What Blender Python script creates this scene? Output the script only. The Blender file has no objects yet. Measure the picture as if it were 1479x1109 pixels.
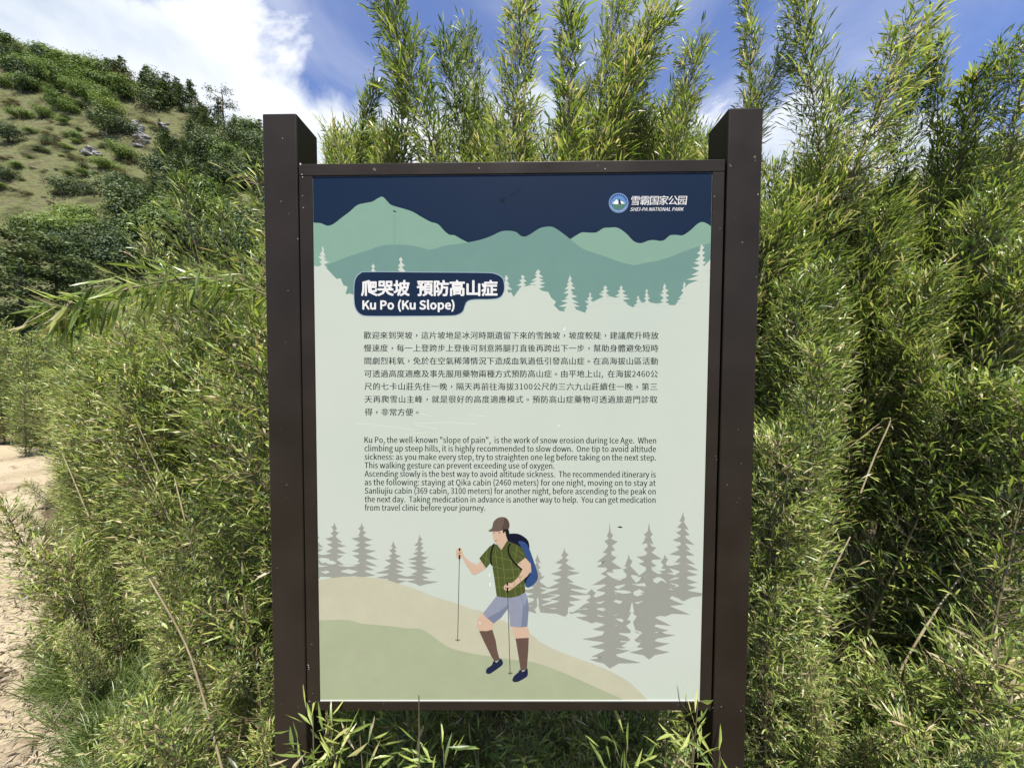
import bpy, math, random, os
import numpy as np
from mathutils import Vector, Matrix, Quaternion
from mathutils.geometry import tessellate_polygon
from mathutils import noise as mnoise

S = bpy.context.scene
COL = S.collection

# ------------------------------------------------------------------ camera
F, PITCH, ROLL = 536.6, 0.0371, 0.0049          # focal length in photo pixels, radians
EYE = 1.45
cam_data = bpy.data.cameras.new('camera')
cam_data.sensor_width = 36.0
cam_data.lens = 36.0 * F / 1479.0
cam_data.clip_start = 0.02
cam_data.clip_end = 5000
cam = bpy.data.objects.new('camera', cam_data)
COL.objects.link(cam)
_u = Vector((1, 0, 0)); _up = Vector((0, math.sin(PITCH), math.cos(PITCH))); _fw = Vector((0, math.cos(PITCH), -math.sin(PITCH)))
_r = _u * math.cos(ROLL) + _up * math.sin(ROLL)
_t = -_u * math.sin(ROLL) + _up * math.cos(ROLL)
m = Matrix((_r, _t, -_fw)).transposed().to_4x4(); m.translation = (0, 0, EYE)
cam.matrix_world = m
S.camera = cam

# ------------------------------------------------------------------ sky and sun
SUN_DIR = Vector((0.06, -0.39, 1.0)).normalized()
w = bpy.data.worlds.new('World'); S.world = w; w.use_nodes = True
nt = w.node_tree; nt.nodes.clear()
N = lambda t, **k: _node(nt, t, **k)
def _node(tree, t, **k):
    n = tree.nodes.new(t)
    for a, b in k.items(): setattr(n, a, b)
    return n
sky = N('ShaderNodeTexSky', sky_type='NISHITA', sun_disc=False, sun_elevation=math.asin(SUN_DIR.z),
        sun_rotation=math.radians(180), altitude=2600, air_density=1.0, dust_density=0.25, ozone_density=2.0)
tc = N('ShaderNodeTexCoord')
dt = N('ShaderNodeVectorMath', operation='DOT_PRODUCT'); dt.inputs[1].default_value = (-0.27, 0.80, -1.0)
nt.links.new(tc.outputs['Generated'], dt.inputs[0])
mp = N('ShaderNodeMapping'); mp.inputs['Location'].default_value = (3.1, 1.7, 0.4); mp.inputs['Scale'].default_value = (1, 1, 1.5)
nt.links.new(tc.outputs['Generated'], mp.inputs['Vector'])
n1 = N('ShaderNodeTexNoise'); n1.inputs['Scale'].default_value = 2.6; n1.inputs['Detail'].default_value = 9; n1.inputs['Roughness'].default_value = 0.56; n1.inputs['Distortion'].default_value = 0.35
nt.links.new(mp.outputs[0], n1.inputs['Vector'])
def M(op, a, b, c=None, clamp=False):
    n = N('ShaderNodeMath', operation=op, use_clamp=clamp)
    for i, v in enumerate((a, b, c)):
        if v is None: continue
        if isinstance(v, (int, float)): n.inputs[i].default_value = v
        else: nt.links.new(v, n.inputs[i])
    return n.outputs[0]
def MR(v, a, b, c, d, smooth=True):
    n = N('ShaderNodeMapRange', interpolation_type='SMOOTHSTEP' if smooth else 'LINEAR')
    nt.links.new(v, n.inputs[0])
    for i, x in enumerate((a, b, c, d)): n.inputs[i + 1].default_value = x
    return n.outputs[0]
bank = M('MULTIPLY_ADD', n1.outputs['Fac'], 1.0, M('ADD', dt.outputs['Value'], -0.45))
bank = MR(bank, -0.01, 0.09, 0, 1)
mp2 = N('ShaderNodeMapping'); mp2.inputs['Location'].default_value = (0.3, 2.2, 5.0); mp2.inputs['Rotation'].default_value = (0, 0.5, 0.4); mp2.inputs['Scale'].default_value = (0.7, 2.0, 2.2)
nt.links.new(tc.outputs['Generated'], mp2.inputs['Vector'])
n2 = N('ShaderNodeTexNoise'); n2.inputs['Scale'].default_value = 1.6; n2.inputs['Detail'].default_value = 7; n2.inputs['Roughness'].default_value = 0.5; n2.inputs['Distortion'].default_value = 0.8
nt.links.new(mp2.outputs[0], n2.inputs['Vector'])
wisp = MR(n2.outputs['Fac'], 0.45, 0.80, 0.04, 0.6)
cl = M('MAXIMUM', bank, wisp)
n3 = N('ShaderNodeTexNoise'); n3.inputs['Scale'].default_value = 4.5; n3.inputs['Detail'].default_value = 8; n3.inputs['Roughness'].default_value = 0.5
nt.links.new(mp.outputs[0], n3.inputs['Vector'])
cr = N('ShaderNodeValToRGB')
cr.color_ramp.elements[0].position = 0.36; cr.color_ramp.elements[0].color = (0.56, 0.64, 0.76, 1)
cr.color_ramp.elements[1].position = 0.62; cr.color_ramp.elements[1].color = (0.98, 1.0, 1.03, 1)
nt.links.new(n3.outputs['Fac'], cr.inputs[0])
hsv = N('ShaderNodeHueSaturation'); hsv.inputs['Hue'].default_value = 0.512; hsv.inputs['Saturation'].default_value = 1.08; hsv.inputs['Value'].default_value = 1.2
nt.links.new(sky.outputs[0], hsv.inputs['Color'])
bg = N('ShaderNodeBackground'); bg.inputs['Strength'].default_value = 0.10
nt.links.new(hsv.outputs[0], bg.inputs['Color'])
bgc = N('ShaderNodeBackground'); bgc.inputs['Strength'].default_value = 0.58
nt.links.new(cr.outputs[0], bgc.inputs['Color'])
mx = N('ShaderNodeMixShader'); nt.links.new(cl, mx.inputs[0]); nt.links.new(bg.outputs[0], mx.inputs[1]); nt.links.new(bgc.outputs[0], mx.inputs[2])
out = N('ShaderNodeOutputWorld'); nt.links.new(mx.outputs[0], out.inputs['Surface'])

sun_data = bpy.data.lights.new('sun', 'SUN'); sun_data.energy = 5.0; sun_data.angle = math.radians(0.5); sun_data.color = (1.0, 0.95, 0.86)
sun = bpy.data.objects.new('sun', sun_data); COL.objects.link(sun)
sun.rotation_euler = SUN_DIR.to_track_quat('Z', 'Y').to_euler(); sun.location = (0, 0, 30)

S.view_settings.view_transform = 'Standard'; S.view_settings.look = 'None'
S.view_settings.exposure = 1.05; S.view_settings.gamma = 1.0; S.view_settings.use_curve_mapping = False
S.render.engine = 'CYCLES'
S.cycles.max_bounces = 8; S.cycles.transparent_max_bounces = 8

# ------------------------------------------------------------------ helpers
def lin(c):
    return tuple(((v / 255) / 12.92 if v / 255 <= 0.04045 else ((v / 255 + 0.055) / 1.055) ** 2.4) for v in c)

def mat(name, col, rough=0.6, spec=0.4, metallic=0.0):
    m = bpy.data.materials.new(name); m.use_nodes = True
    b = m.node_tree.nodes['Principled BSDF']
    b.inputs['Base Color'].default_value = (*col, 1); b.inputs['Roughness'].default_value = rough
    b.inputs['Specular IOR Level'].default_value = spec; b.inputs['Metallic'].default_value = metallic
    return m

def noisy(name, stops, scale=3.0, detail=8, rough=0.8, spec=0.3, bump=0.0, bscale=None, vec='Object', distort=0.0, bdist=0.02):
    """Principled material whose colour runs through a ramp over fractal noise, with an optional bump."""
    m = mat(name, stops[0][1], rough, spec); t = m.node_tree; b = t.nodes['Principled BSDF']
    tcn = t.nodes.new('ShaderNodeTexCoord')
    n = t.nodes.new('ShaderNodeTexNoise'); n.inputs['Scale'].default_value = scale; n.inputs['Detail'].default_value = detail
    n.inputs['Roughness'].default_value = 0.62; n.inputs['Distortion'].default_value = distort
    t.links.new(tcn.outputs[vec], n.inputs['Vector'])
    r = t.nodes.new('ShaderNodeValToRGB'); els = r.color_ramp.elements
    while len(els) < len(stops): els.new(0.5)
    for e, (p, c) in zip(els, stops): e.position = p; e.color = (*c, 1)
    t.links.new(n.outputs['Fac'], r.inputs[0]); t.links.new(r.outputs[0], b.inputs['Base Color'])
    if bump:
        n2 = t.nodes.new('ShaderNodeTexNoise'); n2.inputs['Scale'].default_value = bscale or scale * 4; n2.inputs['Detail'].default_value = 10
        t.links.new(tcn.outputs[vec], n2.inputs['Vector'])
        bp = t.nodes.new('ShaderNodeBump'); bp.inputs['Strength'].default_value = bump; bp.inputs['Distance'].default_value = bdist
        t.links.new(n2.outputs['Fac'], bp.inputs['Height']); t.links.new(bp.outputs[0], b.inputs['Normal'])
    return m

def leaf_material(name, ramp, trans=0.3, rough=0.42, spec=0.5, vary=0.12):
    """Leaf blade: colour from the blade's own tint attribute, slightly different plant by plant; light passes through."""
    m = bpy.data.materials.new(name); m.use_nodes = True; t = m.node_tree; b = t.nodes['Principled BSDF']
    a = t.nodes.new('ShaderNodeAttribute'); a.attribute_name = 'tint'
    oi = t.nodes.new('ShaderNodeObjectInfo')
    ma = t.nodes.new('ShaderNodeMath'); ma.operation = 'MULTIPLY_ADD'; ma.inputs[1].default_value = vary; 
    t.links.new(oi.outputs['Random'], ma.inputs[0]); t.links.new(a.outputs['Fac'], ma.inputs[2])
    sb = t.nodes.new('ShaderNodeMath'); sb.operation = 'SUBTRACT'; sb.inputs[1].default_value = vary / 2
    t.links.new(ma.outputs[0], sb.inputs[0])
    r = t.nodes.new('ShaderNodeValToRGB'); els = r.color_ramp.elements
    while len(els) < len(ramp): els.new(0.5)
    for e, (p, c) in zip(els, ramp): e.position = p; e.color = (*c, 1)
    t.links.new(sb.outputs[0], r.inputs[0]); t.links.new(r.outputs[0], b.inputs['Base Color'])
    b.inputs['Roughness'].default_value = rough; b.inputs['Specular IOR Level'].default_value = spec
    tr = t.nodes.new('ShaderNodeBsdfTranslucent')
    g = t.nodes.new('ShaderNodeMixRGB'); g.blend_type = 'MULTIPLY'; g.inputs[0].default_value = 1; g.inputs[2].default_value = (1.15, 1.2, 0.7, 1)
    t.links.new(r.outputs[0], g.inputs[1]); t.links.new(g.outputs[0], tr.inputs['Color'])
    mx = t.nodes.new('ShaderNodeMixShader'); mx.inputs[0].default_value = trans
    t.links.new(b.outputs[0], mx.inputs[1]); t.links.new(tr.outputs[0], mx.inputs[2])
    t.links.new(mx.outputs[0], t.nodes['Material Output'].inputs['Surface'])
    return m

def mesh(name, V, Fc, material=None, smooth=False, tint=None):
    me = bpy.data.meshes.new(name)
    me.from_pydata([tuple(v) for v in V], [], [tuple(f) for f in Fc]); me.update()
    if material: me.materials.append(material)
    if smooth: me.polygons.foreach_set('use_smooth', [True] * len(me.polygons))
    if tint is not None:
        at = me.attributes.new('tint', 'FLOAT', 'POINT'); at.data.foreach_set('value', np.asarray(tint, dtype=np.float32))
    return me

def obj(name, me, parent=None, loc=(0, 0, 0), **props):
    o = bpy.data.objects.new(name, me); COL.objects.link(o)
    if parent is not None: o.parent = parent
    o.location = loc
    for k, v in props.items():
        if v is not None: o[k] = v
    return o

def box_data(x0, x1, y0, y1, z0, z1, bev=0.0, shear=0.0):
    """Box with chamfered long edges; z follows the sign's slight skew."""
    if bev <= 0:
        P = [(x0, y0, z0), (x1, y0, z0), (x1, y1, z0), (x0, y1, z0), (x0, y0, z1), (x1, y0, z1), (x1, y1, z1), (x0, y1, z1)]
        Fc = [(0, 3, 2, 1), (4, 5, 6, 7), (0, 1, 5, 4), (1, 2, 6, 5), (2, 3, 7, 6), (3, 0, 4, 7)]
        V = [Vector(p) for p in P]
    else:
        import bmesh
        bm = bmesh.new(); bmesh.ops.create_cube(bm, size=1)
        for v in bm.verts: v.co = Vector((x0 + (v.co.x + .5) * (x1 - x0), y0 + (v.co.y + .5) * (y1 - y0), z0 + (v.co.z + .5) * (z1 - z0)))
        bmesh.ops.bevel(bm, geom=list(bm.edges), offset=bev, segments=3, affect='EDGES', profile=0.5)
        bm.verts.index_update(); V = [v.co.copy() for v in bm.verts]; Fc = [tuple(v.index for v in f.verts) for f in bm.faces]; bm.free()
    for v in V: v.z += shear * v.x
    return V, Fc

def catmull(pts, n=6, closed=False):
    P = [Vector(p) for p in pts]; out = []; L = len(P)
    rng = range(L) if closed else range(L - 1)
    for i in rng:
        if closed: a, b, c, d = P[(i - 1) % L], P[i], P[(i + 1) % L], P[(i + 2) % L]
        else: a, b, c, d = P[max(i - 1, 0)], P[i], P[i + 1], P[min(i + 2, L - 1)]
        for k in range(n):
            t = k / n
            out.append(0.5 * ((2 * b) + (c - a) * t + (2 * a - 5 * b + 4 * c - d) * t * t + (3 * b - a - 3 * c + d) * t ** 3))
    if not closed: out.append(P[-1])
    return out

# a spot of the place seen at photo column px, row py and y metres ahead of the lens
def ray(px, py):
    a, b = (px - 739.5) / F, (py - 554.5) / F
    u = a * math.cos(ROLL) + b * math.sin(ROLL); v = -a * math.sin(ROLL) + b * math.cos(ROLL)
    return Vector((u, math.cos(PITCH) - math.sin(PITCH) * v, -math.sin(PITCH) - math.cos(PITCH) * v))
def at(px, py, y):
    r = ray(px, py); r *= y / r.y
    return Vector((r.x, r.y, r.z + EYE))

# ------------------------------------------------------------------ terrain
def interp(x, pts):
    if x <= pts[0][0]: return pts[0][1]
    for (a, b), (c, d) in zip(pts, pts[1:]):
        if x <= c:
            t = (x - a) / (c - a); t = t * t * (3 - 2 * t) * .5 + t * .5
            return b + (d - b) * t
    return pts[-1][1]
RIDGE = [(-420, 150), (-260, 128), (-150, 93), (-100, 75), (-65, 60), (-30, 46), (0, 34), (60, 14), (130, 5), (400, 3)]
def fbm(x, y, s, o=4):
    v = 0; a = 1; t = 0
    for i in range(o):
        v += a * mnoise.noise(Vector((x / s, y / s, 3.7 + i))); t += a; a *= .5; s *= .5
    return v / t
def hill_z(x, y):
    t = (y - 30) / 67.0
    hr = interp(x, RIDGE)
    if t <= 1: p = max(t, -0.05); z = hr * (p ** 1.08 if p > 0 else p * .3)
    else: z = hr * max(0.0, 1 - 0.35 * (t - 1) ** 1.3)
    return z + fbm(x, y, 22) * 2.6 * min(1, max(0, t * 3)) - 0.3 + (0 if t > 0 else t * 3)
def near_z(x, y):
    d = math.hypot(x, y)
    return fbm(x, y, 1.3) * 0.035

V = []; Fc = []
xs = np.concatenate([np.linspace(-420, -210, 24, endpoint=False), np.linspace(-210, 60, 110, endpoint=False), np.linspace(60, 400, 30)])
ys = np.concatenate([np.linspace(24, 120, 84, endpoint=False), np.linspace(120, 330, 24)])
for y in ys:
    for x in xs: V.append((x, y, hill_z(x, y)))
nx = len(xs)
for j in range(len(ys) - 1):
    for i in range(nx - 1): Fc.append((j * nx + i, j * nx + i + 1, (j + 1) * nx + i + 1, (j + 1) * nx + i))
hill_m = noisy('hill_grass', [(0.28, (0.0428, 0.0356, 0.0204)), (0.42, (0.0606, 0.0605, 0.0272)), (0.5, (0.0963, 0.1033, 0.0421)), (0.58, (0.1104, 0.1104, 0.0544)), (0.66, (0.0784, 0.0677, 0.0374)), (0.8, (0.0499, 0.0428, 0.0238))], scale=0.3, detail=12, rough=0.95, spec=0.1, bump=1.0, bscale=1.4, bdist=0.8)
hill = obj('hill', mesh('hill', V, Fc, hill_m, True), kind='structure', label='steep grassy hillside with scattered shrubs rising at the upper left')

# near ground: fine patch plus a wide sheet under everything
soil_m = noisy('soil', [(0.3, (0.0315, 0.0231, 0.0140)), (0.5, (0.0700, 0.0546, 0.0336)), (0.7, (0.1190, 0.0945, 0.0595))], scale=5, detail=12, rough=0.95, spec=0.1, bump=0.8, bscale=40, bdist=0.01)
V = []; Fc = []
gx = np.concatenate([[-2500, -600, -150, -60, -30], np.linspace(-16, 10, 131), [20, 40, 150, 600, 2500]])
gy = np.concatenate([[-2500, -500, -60, -12], np.linspace(-2, 14, 81), [20, 28, 60, 200, 700, 2500]])
for y in gy:
    for x in gx: V.append((x, y, (near_z(x, y) if abs(x) < 20 and -5 < y < 20 else 0) - (2.0 if y > 25 else 0)))
nx = len(gx)
for j in range(len(gy) - 1):
    for i in range(nx - 1): Fc.append((j * nx + i, j * nx + i + 1, (j + 1) * nx + i + 1, (j + 1) * nx + i))
obj('ground', mesh('ground', V, Fc, soil_m, True), kind='structure', label='dark soil and litter under the bamboo thicket')

# trodden dirt path on the left
EDGE = [(-0.2, -0.5), (0.6, -.85), (1.15, -1.3), (1.4, -1.68), (1.66, -2.12), (1.9, -2.5), (2.45, -3.18), (3.2, -4.1), (3.95, -5.0), (4.9, -6.05), (5.9, -7.0), (6.6, -8.4), (7.0, -10.5), (7.3, -14)]
path_m = noisy('path_dirt', [(0.25, (0.198, 0.157, 0.101)), (0.45, (0.284, 0.234, 0.156)), (0.6, (0.331, 0.281, 0.195)), (0.8, (0.238, 0.194, 0.128))], scale=1.6, detail=14, rough=0.95, spec=0.15, bump=0.9, bscale=22, bdist=0.02)
rn = random.Random(4)
ecurve = catmull([(b, a, 0) for a, b in EDGE], 8)
V = []; Fc = []; K = 60
for i, e in enumerate(ecurve):
    far = Vector((-15.5 + 0.1 * i / len(ecurve), -1.5 + 8.0 * (i / len(ecurve)), 0))
    e2 = Vector((e.x + fbm(e.x * 3, e.y * 3, .8) * .22, e.y, 0))
    for k in range(K + 1):
        t = (k / K) ** 1.6; p = e2.lerp(far, t)
        z = near_z(p.x, p.y) + 0.012 * min(1, k / 3) + fbm(p.x, p.y, .5) * .03 * min(1, k / 4) - (0.03 if k == 0 else 0)
        V.append((p.x, p.y, z))
for i in range(len(ecurve) - 1):
    for k in range(K): Fc.append((i * (K + 1) + k, i * (K + 1) + k + 1, (i + 1) * (K + 1) + k + 1, (i + 1) * (K + 1) + k))
obj('path', mesh('path', V, Fc, path_m, True), kind='structure', label='pale trodden dirt path curving past the left side of the bamboo')

# stones bedded in the path and on the hillside
stone_m = noisy('stone', [(0.3, (0.1400, 0.1330, 0.1190)), (0.6, (0.2380, 0.2310, 0.2170)), (0.8, (0.2940, 0.2870, 0.2730))], scale=3, rough=0.9, bump=0.5, bscale=14)
pstone_m = noisy('path_stone', [(0.3, (0.2244, 0.1714, 0.1140)), (0.6, (0.2904, 0.2326, 0.1596)), (0.8, (0.3300, 0.2754, 0.2052))], scale=6, rough=0.9, bump=0.5, bscale=30)
def stone_mesh(seed, m, flat=.55):
    import bmesh
    r = random.Random(seed); bm = bmesh.new(); bmesh.ops.create_icosphere(bm, subdivisions=2, radius=1)
    cuts = [Vector((r.uniform(-1, 1), r.uniform(-1, 1), r.uniform(-.4, 1))).normalized() for _ in range(9)]
    for v in bm.verts:
        for c in cuts:
            dd = v.co.dot(c) - .68
            if dd > 0: v.co -= c * dd * .9
        v.co *= 1 + .12 * mnoise.noise(v.co * 2 + Vector((seed, 0, 0)))
        v.co.z *= flat
    bm.verts.index_update(); V = [v.co.copy() for v in bm.verts]; Fc = [tuple(v.index for v in f.verts) for f in bm.faces]; bm.free()
    return mesh('stone', V, Fc, m)
PSTONES = [stone_mesh(i, pstone_m, .4) for i in range(4)]
HSTONES = [stone_mesh(i + 10, stone_m, .7) for i in range(4)]
def ground_at(px, py, off=0.0):
    r = ray(px, py); t = -(EYE - off) / r.z
    return Vector((r.x * t, r.y * t, 0))
for i, (px, py, s, lab) in enumerate([(22, 1086, .10, 'flat pale stone in the path at the bottom left corner of the photo'), (6, 1104, .06, 'small stone beside the flat stone in the path at the bottom corner'),
        (24, 752, .16, 'low stone in the path halfway up its length'), (8, 706, .22, 'long flat stone near the far end of the path'), (60, 1062, .05, 'pebble at the edge of the grass near the path stones'),
        (12, 770, .10, 'small stone just below the low stone of the path'), (4, 1010, .05, 'round pebble alone on the path near the grass tuft')]):
    p = ground_at(px, py); o = obj('path_stone', PSTONES[i % 4], loc=(p.x, p.y, near_z(p.x, p.y) + s * .08), label=lab, category='stone', group='stones in the path')
    o.scale = (s, s * .7, s * .8); o.rotation_euler = (0, 0, i * 1.3)

# ------------------------------------------------------------------ hillside trees
def hill_hit(px, py):
    r = ray(px, py); t = 24 / r.y
    while t * r.y < 330:
        p = r * t
        if p.z + EYE <= hill_z(p.x, p.y): return Vector((p.x, p.y, hill_z(p.x, p.y)))
        t += 0.25 / r.y
    return None
def quads(points, dirs, sizes, tints, rs):
    V = []; Fc = []; T = []
    for p, d, s, ti in zip(points, dirs, sizes, tints):
        d = Vector(d).normalized(); a = d.orthogonal().normalized(); a.rotate(Quaternion(d, rs.uniform(0, 6.28))); b = d.cross(a)
        i = len(V); p = Vector(p)
        V += [p - a * s * rs.uniform(.6, 1), p + b * s * .5 * rs.uniform(.6, 1.3), p + a * s * rs.uniform(.6, 1), p - b * s * .5 * rs.uniform(.6, 1.3)]
        Fc.append((i, i + 1, i + 2, i + 3)); T += [ti] * 4
    return V, Fc, T
FGREEN = leaf_material('shrub_leaf', [(0.0, (0.0440, 0.0704, 0.0200)), (0.35, (0.0968, 0.1496, 0.0360)), (0.65, (0.1584, 0.2200, 0.0520)), (1.0, (0.2200, 0.2640, 0.0720))], trans=.3, rough=.6, spec=.25, vary=.35)
FDARK = leaf_material('conifer_needle', [(0.0, (0.0288, 0.0480, 0.0264)), (0.4, (0.0576, 0.0864, 0.0396)), (0.75, (0.1008, 0.1344, 0.0484)), (1.0, (0.1536, 0.1728, 0.0660))], trans=.2, rough=.6, spec=.25, vary=.4)
FBROWN = leaf_material('rusty_leaf', [(0.0, (0.0450, 0.0375, 0.0188)), (0.5, (0.0975, 0.0750, 0.0300)), (1.0, (0.1275, 0.1125, 0.0413))], trans=.2, rough=.7, spec=.2, vary=.3)
bark_m = noisy('bark', [(0.3, (0.05, 0.038, 0.03)), (0.7, (0.12, 0.10, 0.08))], scale=8, rough=.95, bump=.5)
def tube(pts, radii, n=5):
    V = []; Fc = []
    for i, (p, r) in enumerate(zip(pts, radii)):
        p = Vector(p); d = (Vector(pts[min(i + 1, len(pts) - 1)]) - Vector(pts[max(i - 1, 0)])).normalized()
        a = d.orthogonal().normalized() if abs(d.z) < .9 else Vector((1, 0, 0)); a = (a - d * a.dot(d)).normalized(); b = d.cross(a)
        for k in range(n):
            th = 2 * math.pi * k / n; V.append(p + (a * math.cos(th) + b * math.sin(th)) * r)
    for i in range(len(pts) - 1):
        for k in range(n): Fc.append((i * n + k, i * n + (k + 1) % n, (i + 1) * n + (k + 1) % n, (i + 1) * n + k))
    return V, Fc
def crown_round(seed, n=2200, flat=.85):
    """broadleaf shrub crown, unit height: several lobes of small leaf faces"""
    r = random.Random(seed); P = []; D = []; Z = []; T = []
    lobes = [(Vector((r.uniform(-.28, .28), r.uniform(-.28, .28), r.uniform(.22, .62))), r.uniform(.2, .36)) for _ in range(11)]
    for i in range(n):
        c, R = r.choice(lobes); d = Vector((r.gauss(0, 1), r.gauss(0, 1), r.gauss(.25, 1))).normalized()
        q = c + d * R * (r.random() ** .35); q.z = max(.02, q.z) * flat
        P.append(q); D.append((d + Vector((r.uniform(-.6, .6), r.uniform(-.6, .6), r.uniform(0, .8)))).normalized()); Z.append(r.uniform(.022, .045)); T.append(min(1, max(0, r.gauss(.5, .2))))
    return quads(P, D, Z, T, r)
def crown_conifer(seed, n=1500, w=.3, low=.06, gap=.0, small=1.0):
    r = random.Random(seed); P = []; D = []; Z = []; T = []
    tiers = int(r.uniform(10, 14)); br = []
    for i in range(tiers):
        z = low + (1 - low) * (i / tiers) ** .9
        for k in range(int(6 - 2 * i / tiers)):
            if r.random() < gap: continue
            br.append((z + r.uniform(-.03, .03), r.uniform(0, 6.28), w * (1 - z) ** .8 * r.uniform(.6, 1.15) + .02))
    for i in range(n):
        z, a, L = r.choice(br); t = r.random() ** .6; sp = .035 + .05 * (1 - t)
        q = Vector((math.cos(a) * L * t + r.gauss(0, sp * .55), math.sin(a) * L * t + r.gauss(0, sp * .55), z - .12 * L * t + .18 * L * t * t + r.gauss(0, .014)))
        P.append(q); D.append(Vector((r.gauss(0, .6), r.gauss(0, .6), 1)).normalized()); Z.append(r.uniform(.014, .034) * small); T.append(min(1, max(0, r.gauss(.35 + .3 * t, .17))))
    P.append(Vector((0, 0, 1.0))); D.append(Vector((1, 0, 0))); Z.append(.02); T.append(.5)
    return quads(P, D, Z, T, r)
def crown_pine(seed, n=1300):
    """open flat-topped mountain pine with separate plates of needles"""
    r = random.Random(seed); P = []; D = []; Z = []; T = []; V2 = []; F2 = []
    V2, F2 = tube([(0, 0, 0), (.01, 0, .4), (-.02, .01, .75), (.0, 0, .97)], [.028, .022, .014, .005])
    for i in range(13):
        z = r.uniform(.32, .97); a = r.uniform(0, 6.28); L = r.uniform(.16, .42) * (1.15 - .55 * z)
        c = Vector((math.cos(a) * L, math.sin(a) * L, z + .05))
        v, f = tube([(0, 0, z), tuple(c * .6 + Vector((0, 0, z * .4 - .01))), tuple(c)], [.01, .006, .003], 4); b = len(V2); V2 += v; F2 += [tuple(x + b for x in q) for q in f]
        for k in range(n // 13):
            q = c + Vector((r.gauss(0, .075), r.gauss(0, .075), r.gauss(0, .022)))
            P.append(q); D.append(Vector((r.gauss(0, .5), r.gauss(0, .5), 1)).normalized()); Z.append(r.uniform(.012, .026)); T.append(min(1, max(0, r.gauss(.4, .18))))
    return quads(P, D, Z, T, r), (V2, F2)
def tmesh(name, data, m): return mesh(name, data[0], data[1], m, tint=data[2])
SHRUB = [tmesh('crown', crown_round(i), FGREEN) for i in range(4)]
BROWN = [tmesh('crown', crown_round(i + 20, 900, .6), FBROWN) for i in range(3)]
CONIF = [tmesh('crown', crown_conifer(i + 40, 1500, r_), FDARK) for i, r_ in enumerate((.26, .32, .38, .22))]
DARKR = [tmesh('crown', crown_round(i + 60, 1500, .95), FDARK) for i in range(3)]
pine_d = [crown_pine(i + 80) for i in range(2)]
PINE = [tmesh('crown', p[0], FDARK) for p in pine_d]
PTRUNK = [mesh('trunk', p[1][0], p[1][1], bark_m, True) for p in pine_d]
tv, tf = tube([(0, 0, -.05), (.01, 0, .3), (0, 0, .8)], [.022, .016, .004]); TRUNK = mesh('trunk', tv, tf, bark_m, True)
sv, sf = tube([(0, 0, -.06), (.02, 0, .15), (.05, .03, .5)], [.03, .024, .008]); STEM = mesh('trunk', sv, sf, bark_m, True)
def tree(name, crown, trunk, p, h, rnd, label, cat, group=None, sx=1.0):
    t = obj(name, None, loc=p, label=label, category=cat, group=group)
    t.empty_display_size = .2
    t.scale = (h * sx, h * sx, h); t.rotation_euler = (rnd.uniform(-.05, .05), rnd.uniform(-.05, .05), rnd.uniform(0, 6.28))
    obj('crown', crown, t); obj('trunk', trunk, t)
    return t
rh = random.Random(11)
def place(kind, px, py, hpx, label, group=None, sx=1.0, name=None):
    """tree whose foot is seen at (px, py) on the hillside and which stands hpx photo pixels tall"""
    p = hill_hit(px, py)
    if p is None:
        p = hill_hit(px, py + 8)
        if p is None: return
    h = hpx / F * p.y * 1.05
    if kind == 'shrub': return tree(name or 'hill_shrub', rh.choice(SHRUB), STEM, p, h, rh, label, 'shrub', group, sx)
    if kind == 'dark': return tree(name or 'dark_bush', rh.choice(DARKR), STEM, p, h, rh, label, 'bush', group, sx)
    if kind == 'brown': return tree(name or 'rusty_shrub', rh.choice(BROWN), STEM, p, h, rh, label, 'shrub', group, sx)
    if kind == 'conifer': return tree(name or 'conifer_tree', rh.choice(CONIF), TRUNK, p, h, rh, label, 'conifer', group, sx)
    if kind == 'pine':
        i = rh.randrange(2); return tree(name or 'pine_tree', PINE[i], PTRUNK[i], p, h, rh, label, 'pine tree', group, sx)
_pa = place('pine', 324, 178, 52, 'lone open-crowned pine standing clear of the ridge, the taller of two')
_pb = place('pine', 366, 186, 40, 'short open-crowned pine on the ridge just left of the wooden-brown left post')
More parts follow.
